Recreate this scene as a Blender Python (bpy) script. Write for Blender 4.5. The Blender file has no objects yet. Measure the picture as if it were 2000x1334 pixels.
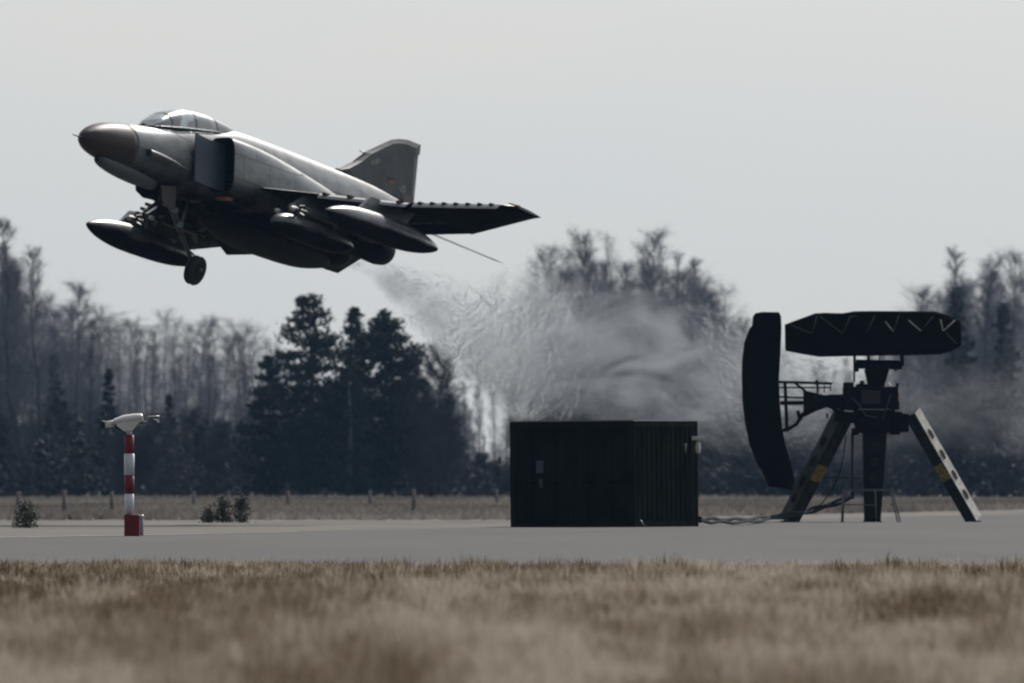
import bpy, math, random
import numpy as np
from mathutils import Vector, Matrix
R = math.radians
rng = np.random.default_rng(11)
random.seed(11)
C = bpy.data.collections.new('scene'); bpy.context.scene.collection.children.link(C)
S = bpy.context.scene

# ------------------------------------------------------------------ camera
CAM_H = 1.15; F = 32800.0; YH = 937.7           # focal length in photo pixels, horizon row
cam = bpy.data.cameras.new('camera'); co = bpy.data.objects.new('camera', cam); C.objects.link(co)
co.location = (0, 0, CAM_H); co.rotation_euler = (R(90) + math.atan((YH - 667) / F), 0, 0)
cam.sensor_width = 36; cam.lens = 36 * F / 2000
cam.clip_start = 1; cam.clip_end = 20000
cam.dof.use_dof = True; cam.dof.focus_distance = 258; cam.dof.aperture_fstop = 7.6
S.camera = co

# ------------------------------------------------------------------ light
SUN = Vector((0.33, 0.75, 0.60)).normalized()
sun_el = math.asin(SUN.z)
w = bpy.data.worlds.new('World'); S.world = w; w.use_nodes = True
nt = w.node_tree; nt.nodes.clear()
out = nt.nodes.new('ShaderNodeOutputWorld'); bg = nt.nodes.new('ShaderNodeBackground')
sky = nt.nodes.new('ShaderNodeTexSky'); sky.sky_type = 'NISHITA'; sky.sun_disc = False
sky.sun_elevation = sun_el; sky.sun_rotation = math.atan2(SUN.x, SUN.y)
sky.dust_density = 3.0; sky.air_density = 1.0; sky.ozone_density = 1.0
hs = nt.nodes.new('ShaderNodeHueSaturation'); hs.inputs['Saturation'].default_value = 0.3
# thin even overcast with faint streaks
tc = nt.nodes.new('ShaderNodeTexCoord'); mp = nt.nodes.new('ShaderNodeMapping'); mp.inputs['Scale'].default_value = (25, 25, 90)
nz = nt.nodes.new('ShaderNodeTexNoise'); nz.inputs['Scale'].default_value = 1.0; nz.inputs['Detail'].default_value = 3
rp = nt.nodes.new('ShaderNodeValToRGB')
rp.color_ramp.elements[0].position = .3; rp.color_ramp.elements[0].color = (.975, .99, .998, 1)
rp.color_ramp.elements[1].position = .7; rp.color_ramp.elements[1].color = (1.02, 1.0, .975, 1)
mx = nt.nodes.new('ShaderNodeMix'); mx.data_type = 'RGBA'; mx.blend_type = 'MULTIPLY'; mx.inputs[0].default_value = 1
L = nt.links.new
L(tc.outputs['Generated'], mp.inputs[0]); L(mp.outputs[0], nz.inputs['Vector']); L(nz.outputs['Fac'], rp.inputs[0])
L(rp.outputs[0], mx.inputs[7])
# bright thin veil of high cloud, brightest on the sun's side
dv = nt.nodes.new('ShaderNodeVectorMath'); dv.operation = 'DOT_PRODUCT'; dv.inputs[1].default_value = Vector((SUN.x, SUN.y, SUN.z*.35)).normalized()
mv = nt.nodes.new('ShaderNodeMapRange'); mv.inputs['From Min'].default_value = -1; mv.inputs['From Max'].default_value = 1; mv.inputs['To Min'].default_value = .05; mv.inputs['To Max'].default_value = 1.06
vc = nt.nodes.new('ShaderNodeMix'); vc.data_type = 'RGBA'; vc.inputs[6].default_value = (0, 0, 0, 1); vc.inputs[7].default_value = (5.6, 5.85, 5.95, 1)
vm = nt.nodes.new('ShaderNodeMix'); vm.data_type = 'RGBA'; vm.inputs[0].default_value = .80
L(tc.outputs['Generated'], dv.inputs[0]); L(dv.outputs['Value'], mv.inputs[0]); L(mv.outputs[0], vc.inputs[0]); L(sky.outputs[0], hs.inputs['Color']); L(hs.outputs[0], vm.inputs[6]); L(vc.outputs[2], vm.inputs[7]); L(vm.outputs[2], mx.inputs[6])
L(mx.outputs[2], bg.inputs['Color']); bg.inputs['Strength'].default_value = 0.115
L(bg.outputs[0], out.inputs[0])
sl = bpy.data.lights.new('sun', 'SUN'); sl.energy = 4.2; sl.angle = R(0.6); sl.color = (1, .95, .88)
so = bpy.data.objects.new('sun', sl); C.objects.link(so); so.rotation_euler = SUN.to_track_quat('Z', 'Y').to_euler(); so.location = (60, 300, 200)
S.view_settings.view_transform = 'Standard'; S.view_settings.look = 'None'; S.view_settings.gamma = 1; S.view_settings.exposure = 0.0
S.render.engine = 'CYCLES'
S.cycles.volume_step_rate = 0.3; S.cycles.volume_max_steps = 256; S.cycles.max_bounces = 8; S.cycles.transparent_max_bounces = 32
S.cycles.volume_bounces = 1; S.cycles.use_denoising = True

# ------------------------------------------------------------------ helpers
def W(px, py, D):
    """world point seen at photo pixel px,py at distance D"""
    return Vector(((px - 1000) / F * D, D, CAM_H + (YH - py) / F * D))
def Dg(py): return F * CAM_H / (py - YH)         # distance of the ground seen at row py

MATS = {}
def mat(name, col, rough=.6, metal=0, var=.12, scale=3.0, bump=0.0, bscale=20, spec=.5, col2=None, pos=(.35, .65), trans=0, coat=0):
    if name in MATS: return MATS[name]
    m = bpy.data.materials.new(name); m.use_nodes = True; n = m.node_tree; b = n.nodes['Principled BSDF']
    l = n.links.new
    t = n.nodes.new('ShaderNodeTexCoord'); z = n.nodes.new('ShaderNodeTexNoise'); z.inputs['Scale'].default_value = scale; z.inputs['Detail'].default_value = 6
    l(t.outputs['Object'], z.inputs['Vector'])
    r = n.nodes.new('ShaderNodeValToRGB'); e = r.color_ramp.elements
    c2 = col2 or tuple(min(1, c * (1 + var)) for c in col); c1 = col if col2 else tuple(c * (1 - var) for c in col)
    e[0].position, e[1].position = pos; e[0].color = (*c1, 1); e[1].color = (*c2, 1)
    l(z.outputs['Fac'], r.inputs[0]); l(r.outputs[0], b.inputs['Base Color'])
    b.inputs['Roughness'].default_value = rough; b.inputs['Metallic'].default_value = metal; b.inputs['Specular IOR Level'].default_value = spec
    if coat: b.inputs['Coat Weight'].default_value = coat; b.inputs['Coat Roughness'].default_value = .38; b.inputs['Coat IOR'].default_value = 1.5
    if bump:
        z2 = n.nodes.new('ShaderNodeTexNoise'); z2.inputs['Scale'].default_value = bscale; z2.inputs['Detail'].default_value = 5
        l(t.outputs['Object'], z2.inputs['Vector'])
        bp = n.nodes.new('ShaderNodeBump'); bp.inputs['Strength'].default_value = bump; bp.inputs['Distance'].default_value = .02
        l(z2.outputs['Fac'], bp.inputs['Height']); l(bp.outputs[0], b.inputs['Normal'])
    if trans:
        tl = n.nodes.new('ShaderNodeBsdfTranslucent'); mxs = n.nodes.new('ShaderNodeMixShader'); mxs.inputs[0].default_value = trans
        l(r.outputs[0], tl.inputs[0]); l(b.outputs[0], mxs.inputs[1]); l(tl.outputs[0], mxs.inputs[2]); l(mxs.outputs[0], n.nodes['Material Output'].inputs['Surface'])
    MATS[name] = m; return m

def tag(o, label=None, cat=None, group=None, kind=None):
    if label: o['label'] = label
    if cat: o['category'] = cat
    if group: o['group'] = group
    if kind: o['kind'] = kind
    return o
def empty(name, loc, label, cat, group=None):
    o = bpy.data.objects.new(name, None); C.objects.link(o); o.location = loc; o.empty_display_size = .3
    return tag(o, label, cat, group)

class MB:
    def __init__(s): s.v = []; s.f = []; s.mi = []; s.sm = []
    def add(s, vs, fs, mi=0, smooth=False):
        k = len(s.v); s.v += [tuple(v) for v in vs]
        for f in fs: s.f.append(tuple(i + k for i in f)); s.mi.append(mi); s.sm.append(smooth)
    def box(s, c, d, rot=None, mi=0, bev=0.0):
        hx, hy, hz = [a / 2 for a in d]
        M = rot if rot is not None else Matrix.Identity(3)
        vs = []
        for (x, y, z) in [(-1,-1,-1),(1,-1,-1),(1,1,-1),(-1,1,-1),(-1,-1,1),(1,-1,1),(1,1,1),(-1,1,1)]:
            vs.append(Vector(c) + M @ Vector((x*hx, y*hy, z*hz)))
        s.add(vs, [(0,3,2,1),(4,5,6,7),(0,1,5,4),(1,2,6,5),(2,3,7,6),(3,0,4,7)], mi)
    def beam(s, a, b, w_, d_, up=(0, 1, 0), mi=0, w2=None, d2=None):
        a = Vector(a); b = Vector(b); z = (b - a).normalized(); y = Vector(up); x = y.cross(z).normalized(); y = z.cross(x)
        w2 = w_ if w2 is None else w2; d2 = d_ if d2 is None else d2
        vs = []
        for p, ww, dd in ((a, w_, d_), (b, w2, d2)):
            for (i, j) in ((-1,-1),(1,-1),(1,1),(-1,1)): vs.append(p + x*i*ww/2 + y*j*dd/2)
        s.add(vs, [(0,3,2,1),(4,5,6,7),(0,1,5,4),(1,2,6,5),(2,3,7,6),(3,0,4,7)], mi)
    def tube(s, pts, r, n=8, mi=0, smooth=True, cap=True):
        pts = [Vector(p) for p in pts]; rs = r if isinstance(r, (list, tuple)) else [r] * len(pts)
        rings = []; prev = None
        for i, p in enumerate(pts):
            t = (pts[min(i+1, len(pts)-1)] - pts[max(i-1, 0)]).normalized()
            if prev is None:
                a = Vector((0, 0, 1)) if abs(t.z) < .9 else Vector((1, 0, 0)); x = a.cross(t).normalized()
            else: x = (prev - t * prev.dot(t)).normalized()
            prev = x; y = t.cross(x)
            rings.append([p + (x*math.cos(2*math.pi*k/n) + y*math.sin(2*math.pi*k/n)) * rs[i] for k in range(n)])
        s.loft(rings, mi, smooth, cap)
    def loft(s, rings, mi=0, smooth=True, cap=True, closed=True):
        n = len(rings[0]); vs = [v for r in rings for v in r]; fs = []
        for i in range(len(rings)-1):
            for k in range(n if closed else n-1):
                a = i*n + k; b = i*n + (k+1) % n; fs.append((a, b, b+n, a+n))
        s.add(vs, fs, mi, smooth)
        if cap:
            k0 = len(s.v) - len(vs)
            s.f.append(tuple(range(k0+n-1, k0-1, -1))); s.mi.append(mi); s.sm.append(False)
            s.f.append(tuple(range(len(s.v)-n, len(s.v)))); s.mi.append(mi); s.sm.append(False)
    def prism(s, poly, a0, a1, fn, mi=0, inset=0.0, mid=None):
        """poly (u,v) extruded from a0 to a1; fn(u,v,a) gives the point"""
        n = len(poly); vs = [fn(u, v, a0) for u, v in poly] + [fn(u, v, a1) for u, v in poly]
        fs = [tuple(range(n-1, -1, -1)), tuple(range(n, 2*n))] + [(i, (i+1) % n, n+(i+1) % n, n+i) for i in range(n)]
        s.add(vs, fs, mi)
    def build(s, name, mats, parent=None, bevel=0.0, matrix=None):
        me = bpy.data.meshes.new(name); me.from_pydata([tuple(v) for v in s.v], [], s.f)
        for m in (mats if isinstance(mats, (list, tuple)) else [mats]): me.materials.append(m)
        me.polygons.foreach_set('material_index', s.mi); me.polygons.foreach_set('use_smooth', s.sm); me.update()
        import bmesh
        bm = bmesh.new(); bm.from_mesh(me); bmesh.ops.recalc_face_normals(bm, faces=bm.faces); bm.to_mesh(me); bm.free()
        o = bpy.data.objects.new(name, me); C.objects.link(o)
        if parent is not None: o.parent = parent
        if bevel:
            md = o.modifiers.new('bevel', 'BEVEL'); md.width = bevel; md.segments = 2; md.limit_method = 'ANGLE'; md.angle_limit = R(40)
        return o
def raw_mesh(name, co_, faces, nper, mat_, parent=None, attr=None):
    """fast mesh from numpy: faces all with nper corners"""
    me = bpy.data.meshes.new(name); nf = len(faces)
    me.vertices.add(len(co_)); me.vertices.foreach_set('co', np.asarray(co_, np.float32).ravel())
    me.loops.add(nf * nper); me.loops.foreach_set('vertex_index', np.asarray(faces, np.int32).ravel())
    me.polygons.add(nf); me.polygons.foreach_set('loop_start', np.arange(nf, dtype=np.int32) * nper)
    me.update(calc_edges=True); me.materials.append(mat_)
    if attr is not None:
        a = me.attributes.new('tone', 'FLOAT', 'POINT'); a.data.foreach_set('value', np.asarray(attr, np.float32))
    if name is None: return me
    o = bpy.data.objects.new(name, me); C.objects.link(o)
    if parent is not None: o.parent = parent
    return o

# ------------------------------------------------------------------ ground, taxiway
def sheet(name, pts, z, m, label=None):
    b = MB(); b.add([(x, y, z) for x, y in pts], [tuple(range(len(pts)))]); o = b.build(name, m); o['kind'] = 'structure'
    if label: o['label'] = label
    return o
def ground_mat(name, stops, sx, sy, scale=1.0, rough=.9, spec=.2, fine=8.0):
    m = bpy.data.materials.new(name); m.use_nodes = True; n = m.node_tree; b = n.nodes['Principled BSDF']; l = n.links.new
    t = n.nodes.new('ShaderNodeTexCoord'); p = n.nodes.new('ShaderNodeMapping'); p.inputs['Scale'].default_value = (sx, sy, 1)
    z = n.nodes.new('ShaderNodeTexNoise'); z.inputs['Scale'].default_value = scale; z.inputs['Detail'].default_value = 9; z.inputs['Roughness'].default_value = .62
    l(t.outputs['Object'], p.inputs[0]); l(p.outputs[0], z.inputs['Vector'])
    r = n.nodes.new('ShaderNodeValToRGB')
    while len(r.color_ramp.elements) < len(stops): r.color_ramp.elements.new(.5)
    for e, (q, c) in zip(r.color_ramp.elements, stops): e.position = q; e.color = (*c, 1)
    l(z.outputs['Fac'], r.inputs[0]); l(r.outputs[0], b.inputs['Base Color'])
    z2 = n.nodes.new('ShaderNodeTexNoise'); z2.inputs['Scale'].default_value = fine; z2.inputs['Detail'].default_value = 4; l(t.outputs['Object'], z2.inputs['Vector'])
    bp = n.nodes.new('ShaderNodeBump'); bp.inputs['Strength'].default_value = .4; bp.inputs['Distance'].default_value = .02; l(z2.outputs['Fac'], bp.inputs['Height']); l(bp.outputs[0], b.inputs['Normal'])
    b.inputs['Roughness'].default_value = rough; b.inputs['Specular IOR Level'].default_value = spec
    return m
gm = ground_mat('dry_soil', [(.3, (.075, .067, .062)), (.5, (.105, .096, .088)), (.7, (.14, .126, .115))], .25, .02)
sheet('ground', [(-2400, -100), (2400, -100), (2400, 2500), (-2400, 2500)], 0, gm)
am = ground_mat('asphalt', [(.32, (.050, .050, .053)), (.5, (.064, .0635, .066)), (.62, (.072, .0705, .072)), (.8, (.085, .082, .082))], .12, .012, fine=30)
def edge(x): return 330 + (x + 10.06) * 7.2 if x < -1.8 else 389.5 + (x + 1.8) * 9.0
sheet('taxiway', [(-60, 205), (60, 209), (60, edge(20)+250), (17, edge(17)), (-1.8, edge(-1.8)), (-10.06, 330), (-60, 320)], .03, am)
sm_ = ground_mat('gravel', [(.3, (.088, .079, .073)), (.6, (.115, .103, .095))], .3, .03)
sheet('gravel_shoulder', [(-60, 320.3), (-10.06, 330.3), (-1.8, 389.9), (17, edge(17)+.4), (17, edge(17)+45), (-1.8, 432), (-10.06, 382), (-60, 366)], .02, sm_)
pm = ground_mat('worn_line_paint', [(.3, (.28, .27, .25)), (.6, (.42, .41, .39))], .6, .1)
sheet('taxiway_edge_line', [(-60, 317.6), (-9.5, 330.2-2.6), (-4.6, 362.0), (-4.6, 364.0), (-9.6, 329.5), (-60, 319.6)], .036, pm)

# ------------------------------------------------------------------ foreground dry grass (countless blades: stuff)
def hash_noise(x, y, sc, seed):
    """smooth value noise with numpy"""
    rs = np.random.default_rng(seed); T = rs.random((256, 256))
    u = x / sc; v = y / sc; i = np.floor(u).astype(int); j = np.floor(v).astype(int); a = u - i; b = v - j
    a = a*a*(3-2*a); b = b*b*(3-2*b); g = lambda p, q: T[p % 256, q % 256]
    return (g(i, j)*(1-a) + g(i+1, j)*a)*(1-b) + (g(i, j+1)*(1-a) + g(i+1, j+1)*a)*b
def blades(n_tuft, y0, y1, per, hscale, spread=.06, width=.004, seed=1, tadd=0.0):
    g = np.random.default_rng(seed)
    Y = y0 + (y1 - y0) * g.random(n_tuft) ** .8
    X = (g.random(n_tuft)*2 - 1) * (Y * 1000 / F * 1.12 + .6)
    Z0 = .11 + (hash_noise(X, Y*.2, 1.3, 5) - .5) * .20 + (hash_noise(X+4, Y*.06, 3.0, 15) - .5) * .14
    Z0 = Z0 * np.clip((214-Y)/60, .1, 1)
    big = hash_noise(X+50, Y*.3, .9, 7)*.6 + hash_noise(X+9, Y*.3, .35, 8)*.4
    tone = .08 + .36*hash_noise(X+30, Y*.12, .7, 9) + .30*hash_noise(X, Y*.04, 2.6, 10) + .2*g.random(n_tuft) - .02 + .10*np.clip((112-Y)/28, 0, 1) - .05*np.exp(-((Y-190)/45)**2)
    H = hscale * (.35 + 1.1*big) * (.7 + .6*g.random(n_tuft)) * np.clip((270-Y)/90, .5, 1)
    keep = hash_noise(X+70, Y*.22, .55, 12) > .26
    X, Y, Z0, H, tone = X[keep], Y[keep], Z0[keep], H[keep], tone[keep]
    nt_ = len(X); N = nt_ * per
    bx = np.repeat(X, per) + g.normal(0, spread, N); by = np.repeat(Y, per) + g.normal(0, spread, N); bz = np.repeat(Z0, per)
    h = np.repeat(H, per) * (.45 + .75*g.random(N)); az = g.random(N)*2*np.pi; lean = g.random(N)**1.3 * .85
    dx = np.cos(az)*lean*h; dy = np.sin(az)*lean*h; wz = width*(.7+.8*g.random(N))*(by/120)
    fx = -np.sin(az+g.normal(0,.8,N)); 
    v = np.empty((N, 5, 3), np.float32)
    v[:,0] = np.stack([bx-wz, by, bz-.03], 1); v[:,1] = np.stack([bx+wz, by, bz-.03], 1)
    mx_ = bx+dx*.35; my = by+dy*.35; mz = bz+h*.62
    v[:,2] = np.stack([mx_+wz*.8, my, mz], 1); v[:,3] = np.stack([mx_-wz*.8, my, mz], 1)
    v[:,4] = np.stack([bx+dx, by+dy, bz+h*(1-.35*lean)], 1)
    t = np.clip(np.repeat(tone, per) + tadd + g.normal(0, .08, N), 0, 1)
    return v, t
def grass_obj(name, sets, m, label):
    vs = np.concatenate([s_[0] for s_ in sets]); t = np.concatenate([s_[1] for s_ in sets]); N = len(vs)
    base = np.arange(N)[:, None]*5
    quads = (base + np.array([0,1,2,3])); tris = (base + np.array([3,2,4]))
    me = bpy.data.meshes.new(name); me.vertices.add(N*5); me.vertices.foreach_set('co', vs.reshape(-1))
    loops = np.concatenate([quads, tris], 1).astype(np.int32)
    me.loops.add(N*7); me.loops.foreach_set('vertex_index', loops.ravel())
    st = (np.arange(N)[:,None]*7 + np.array([0,4])).astype(np.int32)
    me.polygons.add(N*2); me.polygons.foreach_set('loop_start', st.ravel()); me.update(calc_edges=True)
    a = me.attributes.new('tone', 'FLOAT', 'POINT'); a.data.foreach_set('value', np.repeat(t, 5).astype(np.float32))
    me.materials.append(m); o = bpy.data.objects.new(name, me); C.objects.link(o)
    return tag(o, label, 'grass', kind='stuff')
def grass_mat(name, stops):
    m = bpy.data.materials.new(name); m.use_nodes = True; n = m.node_tree; b = n.nodes['Principled BSDF']; l = n.links.new
    a = n.nodes.new('ShaderNodeAttribute'); a.attribute_name = 'tone'; r = n.nodes.new('ShaderNodeValToRGB')
    while len(r.color_ramp.elements) < len(stops): r.color_ramp.elements.new(.5)
    for e, (q, c) in zip(r.color_ramp.elements, stops): e.position = q; e.color = (*c, 1)
    l(a.outputs['Fac'], r.inputs[0]); l(r.outputs[0], b.inputs['Base Color']); b.inputs['Roughness'].default_value = .75; b.inputs['Specular IOR Level'].default_value = .2
    tl = n.nodes.new('ShaderNodeBsdfTranslucent'); mxs = n.nodes.new('ShaderNodeMixShader'); mxs.inputs[0].default_value = .35
    l(r.outputs[0], tl.inputs[0]); l(b.outputs[0], mxs.inputs[1]); l(tl.outputs[0], mxs.inputs[2]); l(mxs.outputs[0], n.nodes['Material Output'].inputs['Surface'])
    return m
gmat = grass_mat('straw', [(.25, (.085, .060, .036)), (.40, (.18, .14, .097)), (.52, (.26, .215, .168)), (.66, (.46, .41, .35))])
grass_obj('dry_grass', [blades(34000, 72, 150, 9, .17, seed=1), blades(30000, 150, 211, 9, .12, seed=2, width=.0035),
    blades(2600, 74, 150, 30, .22, .045, .0035, 3, .13), blades(1500, 150, 210, 26, .19, .05, .003, 4, .10), blades(500, 200, 212, 26, .20, .07, .003, 6, .16), blades(600, 76, 188, 30, .2, .08, .004, 7, -.16)], gmat,
          'matted straw coloured dead grass filling the blurred foreground below the grey taxiway')

# ------------------------------------------------------------------ far scrub belt in front of the wood (stuff)
def scrub():
    g = np.random.default_rng(4); n = 26000
    Y = 480 + 560*g.random(n)**1.0; X = (g.random(n)*2-1)*(Y*1000/F*1.1+2)
    lim = np.where(X < -1.8, 460, 389.5+(X+1.8)*9+65); k = Y > lim; X, Y = X[k], Y[k]; n = len(X)
    h = .12 + .3*g.random(n)*hash_noise(X, Y*.1, 4, 3); wd = .05+.08*g.random(n); dx = g.normal(0,.1,n)
    v = np.empty((n,3,3), np.float32); v[:,0] = np.stack([X-wd,Y,X*0],1); v[:,1] = np.stack([X+wd,Y,X*0],1); v[:,2] = np.stack([X+dx,Y,h],1)
    o = raw_mesh('scrub', v.reshape(-1,3), np.arange(n*3).reshape(-1,3), 3, grass_mat('dead_scrub', [(.2,(.10,.09,.084)),(.6,(.17,.154,.142)),(.9,(.26,.235,.215))]), attr=np.repeat(np.clip(.6*hash_noise(X,Y*.1,6,21)+.4*g.random(n),0,1),3))
    tag(o, 'low brown dead scrub and weeds between the grey taxiway and the bare wood', 'scrub', kind='stuff')
scrub()

# ------------------------------------------------------------------ trees
bark = mat('dark_bark', (.085, .090, .110), .9, scale=4, var=.3)
twig_m = mat('bare_twigs', (.17, .185, .225), .9, scale=.4, var=.3)  # blue grey of the distant haze put into the twig colour
purple_m = mat('purple_twigs', (.060, .062, .085), .9, scale=.6, var=.3)
pine_m = mat('pine_needles', (.008, .018, .016), .85, scale=.7, col2=(.022, .036, .03), pos=(.35,.7))
bush_m = mat('green_needles', (.045, .055, .034), .8, scale=2, col2=(.085, .098, .062))

def ribbons(P0, P1, w0, w1):
    """thin tapering ribbons from P0 to P1, crossed to the view"""
    n = len(P0); d = P1 - P0; ax = np.cross(d, np.array([0, 1., 0])); ax /= (np.linalg.norm(ax, axis=1, keepdims=True)+1e-6)
    tw = rng.normal(0, .5, (n, 3)); ax = ax + tw*.5; ax /= (np.linalg.norm(ax, axis=1, keepdims=True)+1e-6)
    v = np.empty((n, 4, 3), np.float32); v[:,0] = P0-ax*w0[:,None]; v[:,1] = P0+ax*w0[:,None]; v[:,2] = P1+ax*w1[:,None]; v[:,3] = P1-ax*w1[:,None]
    return v
def bare_tree_mesh(H, rad, seed, dens=1.0, first=.18, up=1.0, tw=.012):
    """returns (trunk mesh, crown mesh): unit tree of height H"""
    g = np.random.default_rng(seed); b = MB()
    n = 9; pts = []; x = y = 0
    for i in range(n):
        z = H*i/(n-1)*.97; pts.append((x, y, z)); x += g.normal(0, .012*H); y += g.normal(0, .012*H)
    pts = np.array(pts); r0 = .0045*H+.02
    b.tube([tuple(p) for p in pts], [r0*(1-i/(n-1))**.8+.012 for i in range(n)], 6)
    P0 = []; P1 = []; W0 = []; W1 = []
    def trunk_at(z):
        return np.array([np.interp(z, pts[:,2], pts[:,0]), np.interp(z, pts[:,2], pts[:,1]), z])
    nl = int(40*dens)
    for i in range(nl):
        f = first + (1-first)*(i+.5*g.random())/nl; z = f*H; p = trunk_at(min(z, H*.96)); az = i*2.4+g.normal(0,.5)
        ln = rad*(1.15-f)**.7*(.6+.7*g.random())*(1 if f > .3 else .6)
        steep = up*(1.0+.5*f+.3*g.normal()*.6)
        q = p.copy(); segs = 4; dirv = np.array([math.cos(az), math.sin(az), steep])
        line = [q.copy()]
        for k in range(segs):
            dd = dirv/np.linalg.norm(dirv); q = q + dd*ln*1.2/segs; line.append(q.copy()); dirv = dirv + np.array([g.normal(0,.15), g.normal(0,.15), .22*up+g.normal(0,.1)])
        lw = .004+.006*(1-f)*ln/2
        for k in range(segs):
            P0.append(line[k]); P1.append(line[k+1]); W0.append(lw*(1-k/segs)+tw*.6); W1.append(lw*(1-(k+1)/segs)+tw*.6)
        line = np.array(line)
        ns = int(10+8*g.random())
        for j in range(ns):
            t = .15+.85*(j+g.random())/ns; tt = t*segs; kk = min(int(tt), segs-1); sp = line[kk]+(line[kk+1]-line[kk])*(tt-kk)
            d = (line[kk+1]-line[kk]); d = d/np.linalg.norm(d)+g.normal(0,.62,3)+np.array([0,0,.12*up]); d /= np.linalg.norm(d)
            l2 = ln*(.35+.5*g.random()); ep = sp+d*l2
            P0.append(sp); P1.append(ep); W0.append(tw*.9); W1.append(tw*.5)
            nk = int(8+7*g.random())
            for m_ in range(nk):
                u = (m_+g.random())/nk; s3 = sp+(ep-sp)*u; d3 = d+g.normal(0,.75,3)+np.array([0,0,.1]); d3 /= np.linalg.norm(d3); l3 = l2*(.35+.6*g.random())
                P0.append(s3); P1.append(s3+d3*l3); W0.append(tw*.55); W1.append(tw*.3)
    P0 = np.array(P0); P1 = np.array(P1); v = ribbons(P0, P1, np.array(W0), np.array(W1))
    return b, v
def make_tree(name, kind_mesh, loc, label, group=None, tm=None, cm=None):
    b, v = kind_mesh
    o = empty(name, loc, label, 'tree', group)
    b.build('trunk', tm or bark, o)
    raw_mesh('crown', v.reshape(-1, 3), np.arange(len(v)*4).reshape(-1, 4), 4, cm or twig_m, o)
    return o
def copy_thing(o, loc, sc=(1, 1, 1), rz=0, label=None):
    c = o.copy(); C.objects.link(c); c.location = loc; c.scale = sc; c.rotation_euler = (0, 0, rz)
    if label: c['label'] = label
    for ch in [x for x in C.objects if x.parent == o]:
        d = ch.copy(); C.objects.link(d); d.parent = c
    return c
def conifer_mesh(H, prof, seed, gap=.0, leaf=.16, per=46, first=.08, whorl=.42, sp=1.0):
    """prof: list of (height fraction, radius)"""
    g = np.random.default_rng(seed); b = MB()
    b.tube([(0,0,0),(g.normal(0,.1),0,H*.5),(0,0,H*.98)], [.22,.14,.02], 7)
    T = []; hz = np.array([p[0] for p in prof]); hr = np.array([p[1] for p in prof]); z = H*first
    while z < H*.985:
        R0 = float(np.interp(z/H, hz, hr)); nb = max(3, int(5+R0*1.5))
        for k in range(nb):
            if g.random() < gap: continue
            az = g.random()*2*math.pi; ln = R0*(.55+.6*g.random()); rise = -.12*ln+g.normal(0,.08)*ln+.12*ln*(z/H > .7)
            n = int(per*(.25+ln)); t = g.random(n)**.65
            base = np.array([math.cos(az)*ln, math.sin(az)*ln, rise])
            P = base[None]*t[:,None]; P[:,2] += -.25*ln*(t*(1-t))*1.0 + .18*ln*t**3
            P += g.normal(0, 1, (n,3))*np.array([.2,.2,.11])*(.35+.14*ln)*(1.1-.5*t)[:,None]*1.5*sp
            P[:,2] += z + g.normal(0,.06)
            T.append(P)
        z += whorl*(.7+.6*g.random())*(.6+.4*min(1, R0))
    P = np.concatenate(T); n = len(P); a = g.normal(0,1,(n,3)); a /= np.linalg.norm(a,axis=1,keepdims=True); c = g.normal(0,1,(n,3)); c -= a*(a*c).sum(1,keepdims=True); c /= np.linalg.norm(c,axis=1,keepdims=True)
    s = leaf*(.6+.8*g.random((n,1)))
    v = np.empty((n,4,3), np.float32); v[:,0] = P-a*s; v[:,1] = P+c*s*.45; v[:,2] = P+a*s; v[:,3] = P-c*s*.45
    return b, v

KT = 1120.0                                        # distance of the wood
def tx(px, D): return (px-1000)/F*D
def hm(py, D): return CAM_H + (YH-py)/F*D

# the dark conifer clump left of centre
D = 1075
def pr(lst): return [(f, r*D/F) for f, r in lst]
H = hm(565, D)
make_tree('conifer', conifer_mesh(H, pr([(0,40),(.1,60),(.25,95),(.42,112),(.55,85),(.62,58),(.70,80),(.75,62),(.82,46),(.92,32),(1,6)]), 3, gap=.14, whorl=.5, sp=1.7),
          (tx(603, D), D, 0), 'tall dark conifer with the highest pointed top of the clump left of centre', cm=pine_m)
make_tree('conifer', conifer_mesh(hm(608, D+4), pr([(0,30),(.12,45),(.3,70),(.5,84),(.62,72),(.75,80),(.88,60),(.95,38),(1,8)]), 8, gap=.16, whorl=.5, sp=1.7),
          (tx(757, D+4), D+4, 0), 'broad dark conifer with ragged flat top right of the pointed conifer', cm=pine_m)
make_tree('conifer', conifer_mesh(hm(594, D+9), pr([(0,40),(.2,50),(.45,50),(.65,38),(.8,26),(.93,14),(1,4)]), 21, gap=.2, sp=1.5),
          (tx(693, D+9), D+9, 0), 'thin dark conifer spire squeezed between the two big conifers', cm=pine_m)
make_tree('conifer', conifer_mesh(hm(690, D+2), pr([(0,40),(.2,60),(.5,60),(.8,30),(1,4)]), 23, gap=.15),
          (tx(525, D+2), D+2, 0), 'low dark conifer at the left foot of the pointed conifer', cm=pine_m)
make_tree('conifer', conifer_mesh(hm(700, D+2), pr([(0,50),(.2,60),(.5,62),(.8,40),(1,4)]), 24, gap=.45, whorl=.6),
          (tx(680, D-2), D-2, 0), 'low dark conifer filling the gap under the two big conifers', cm=pine_m)
H = hm(632, D+6)
make_tree('bare_tree', bare_tree_mesh(H, 1.9, 31, 1.7, .15, .8, .013), (tx(848, D+6), D+6, 0), 'dense purple brown bare tree on the right edge of the conifer clump', tm=bark, cm=purple_m)
make_tree('bare_tree', bare_tree_mesh(hm(700, D+3), 1.7, 32, 1.6, .15, .8, .013), (tx(805, D+3), D+3, 0), 'dense purple brown bare tree in front of the broad conifer', tm=bark, cm=purple_m)
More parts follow.
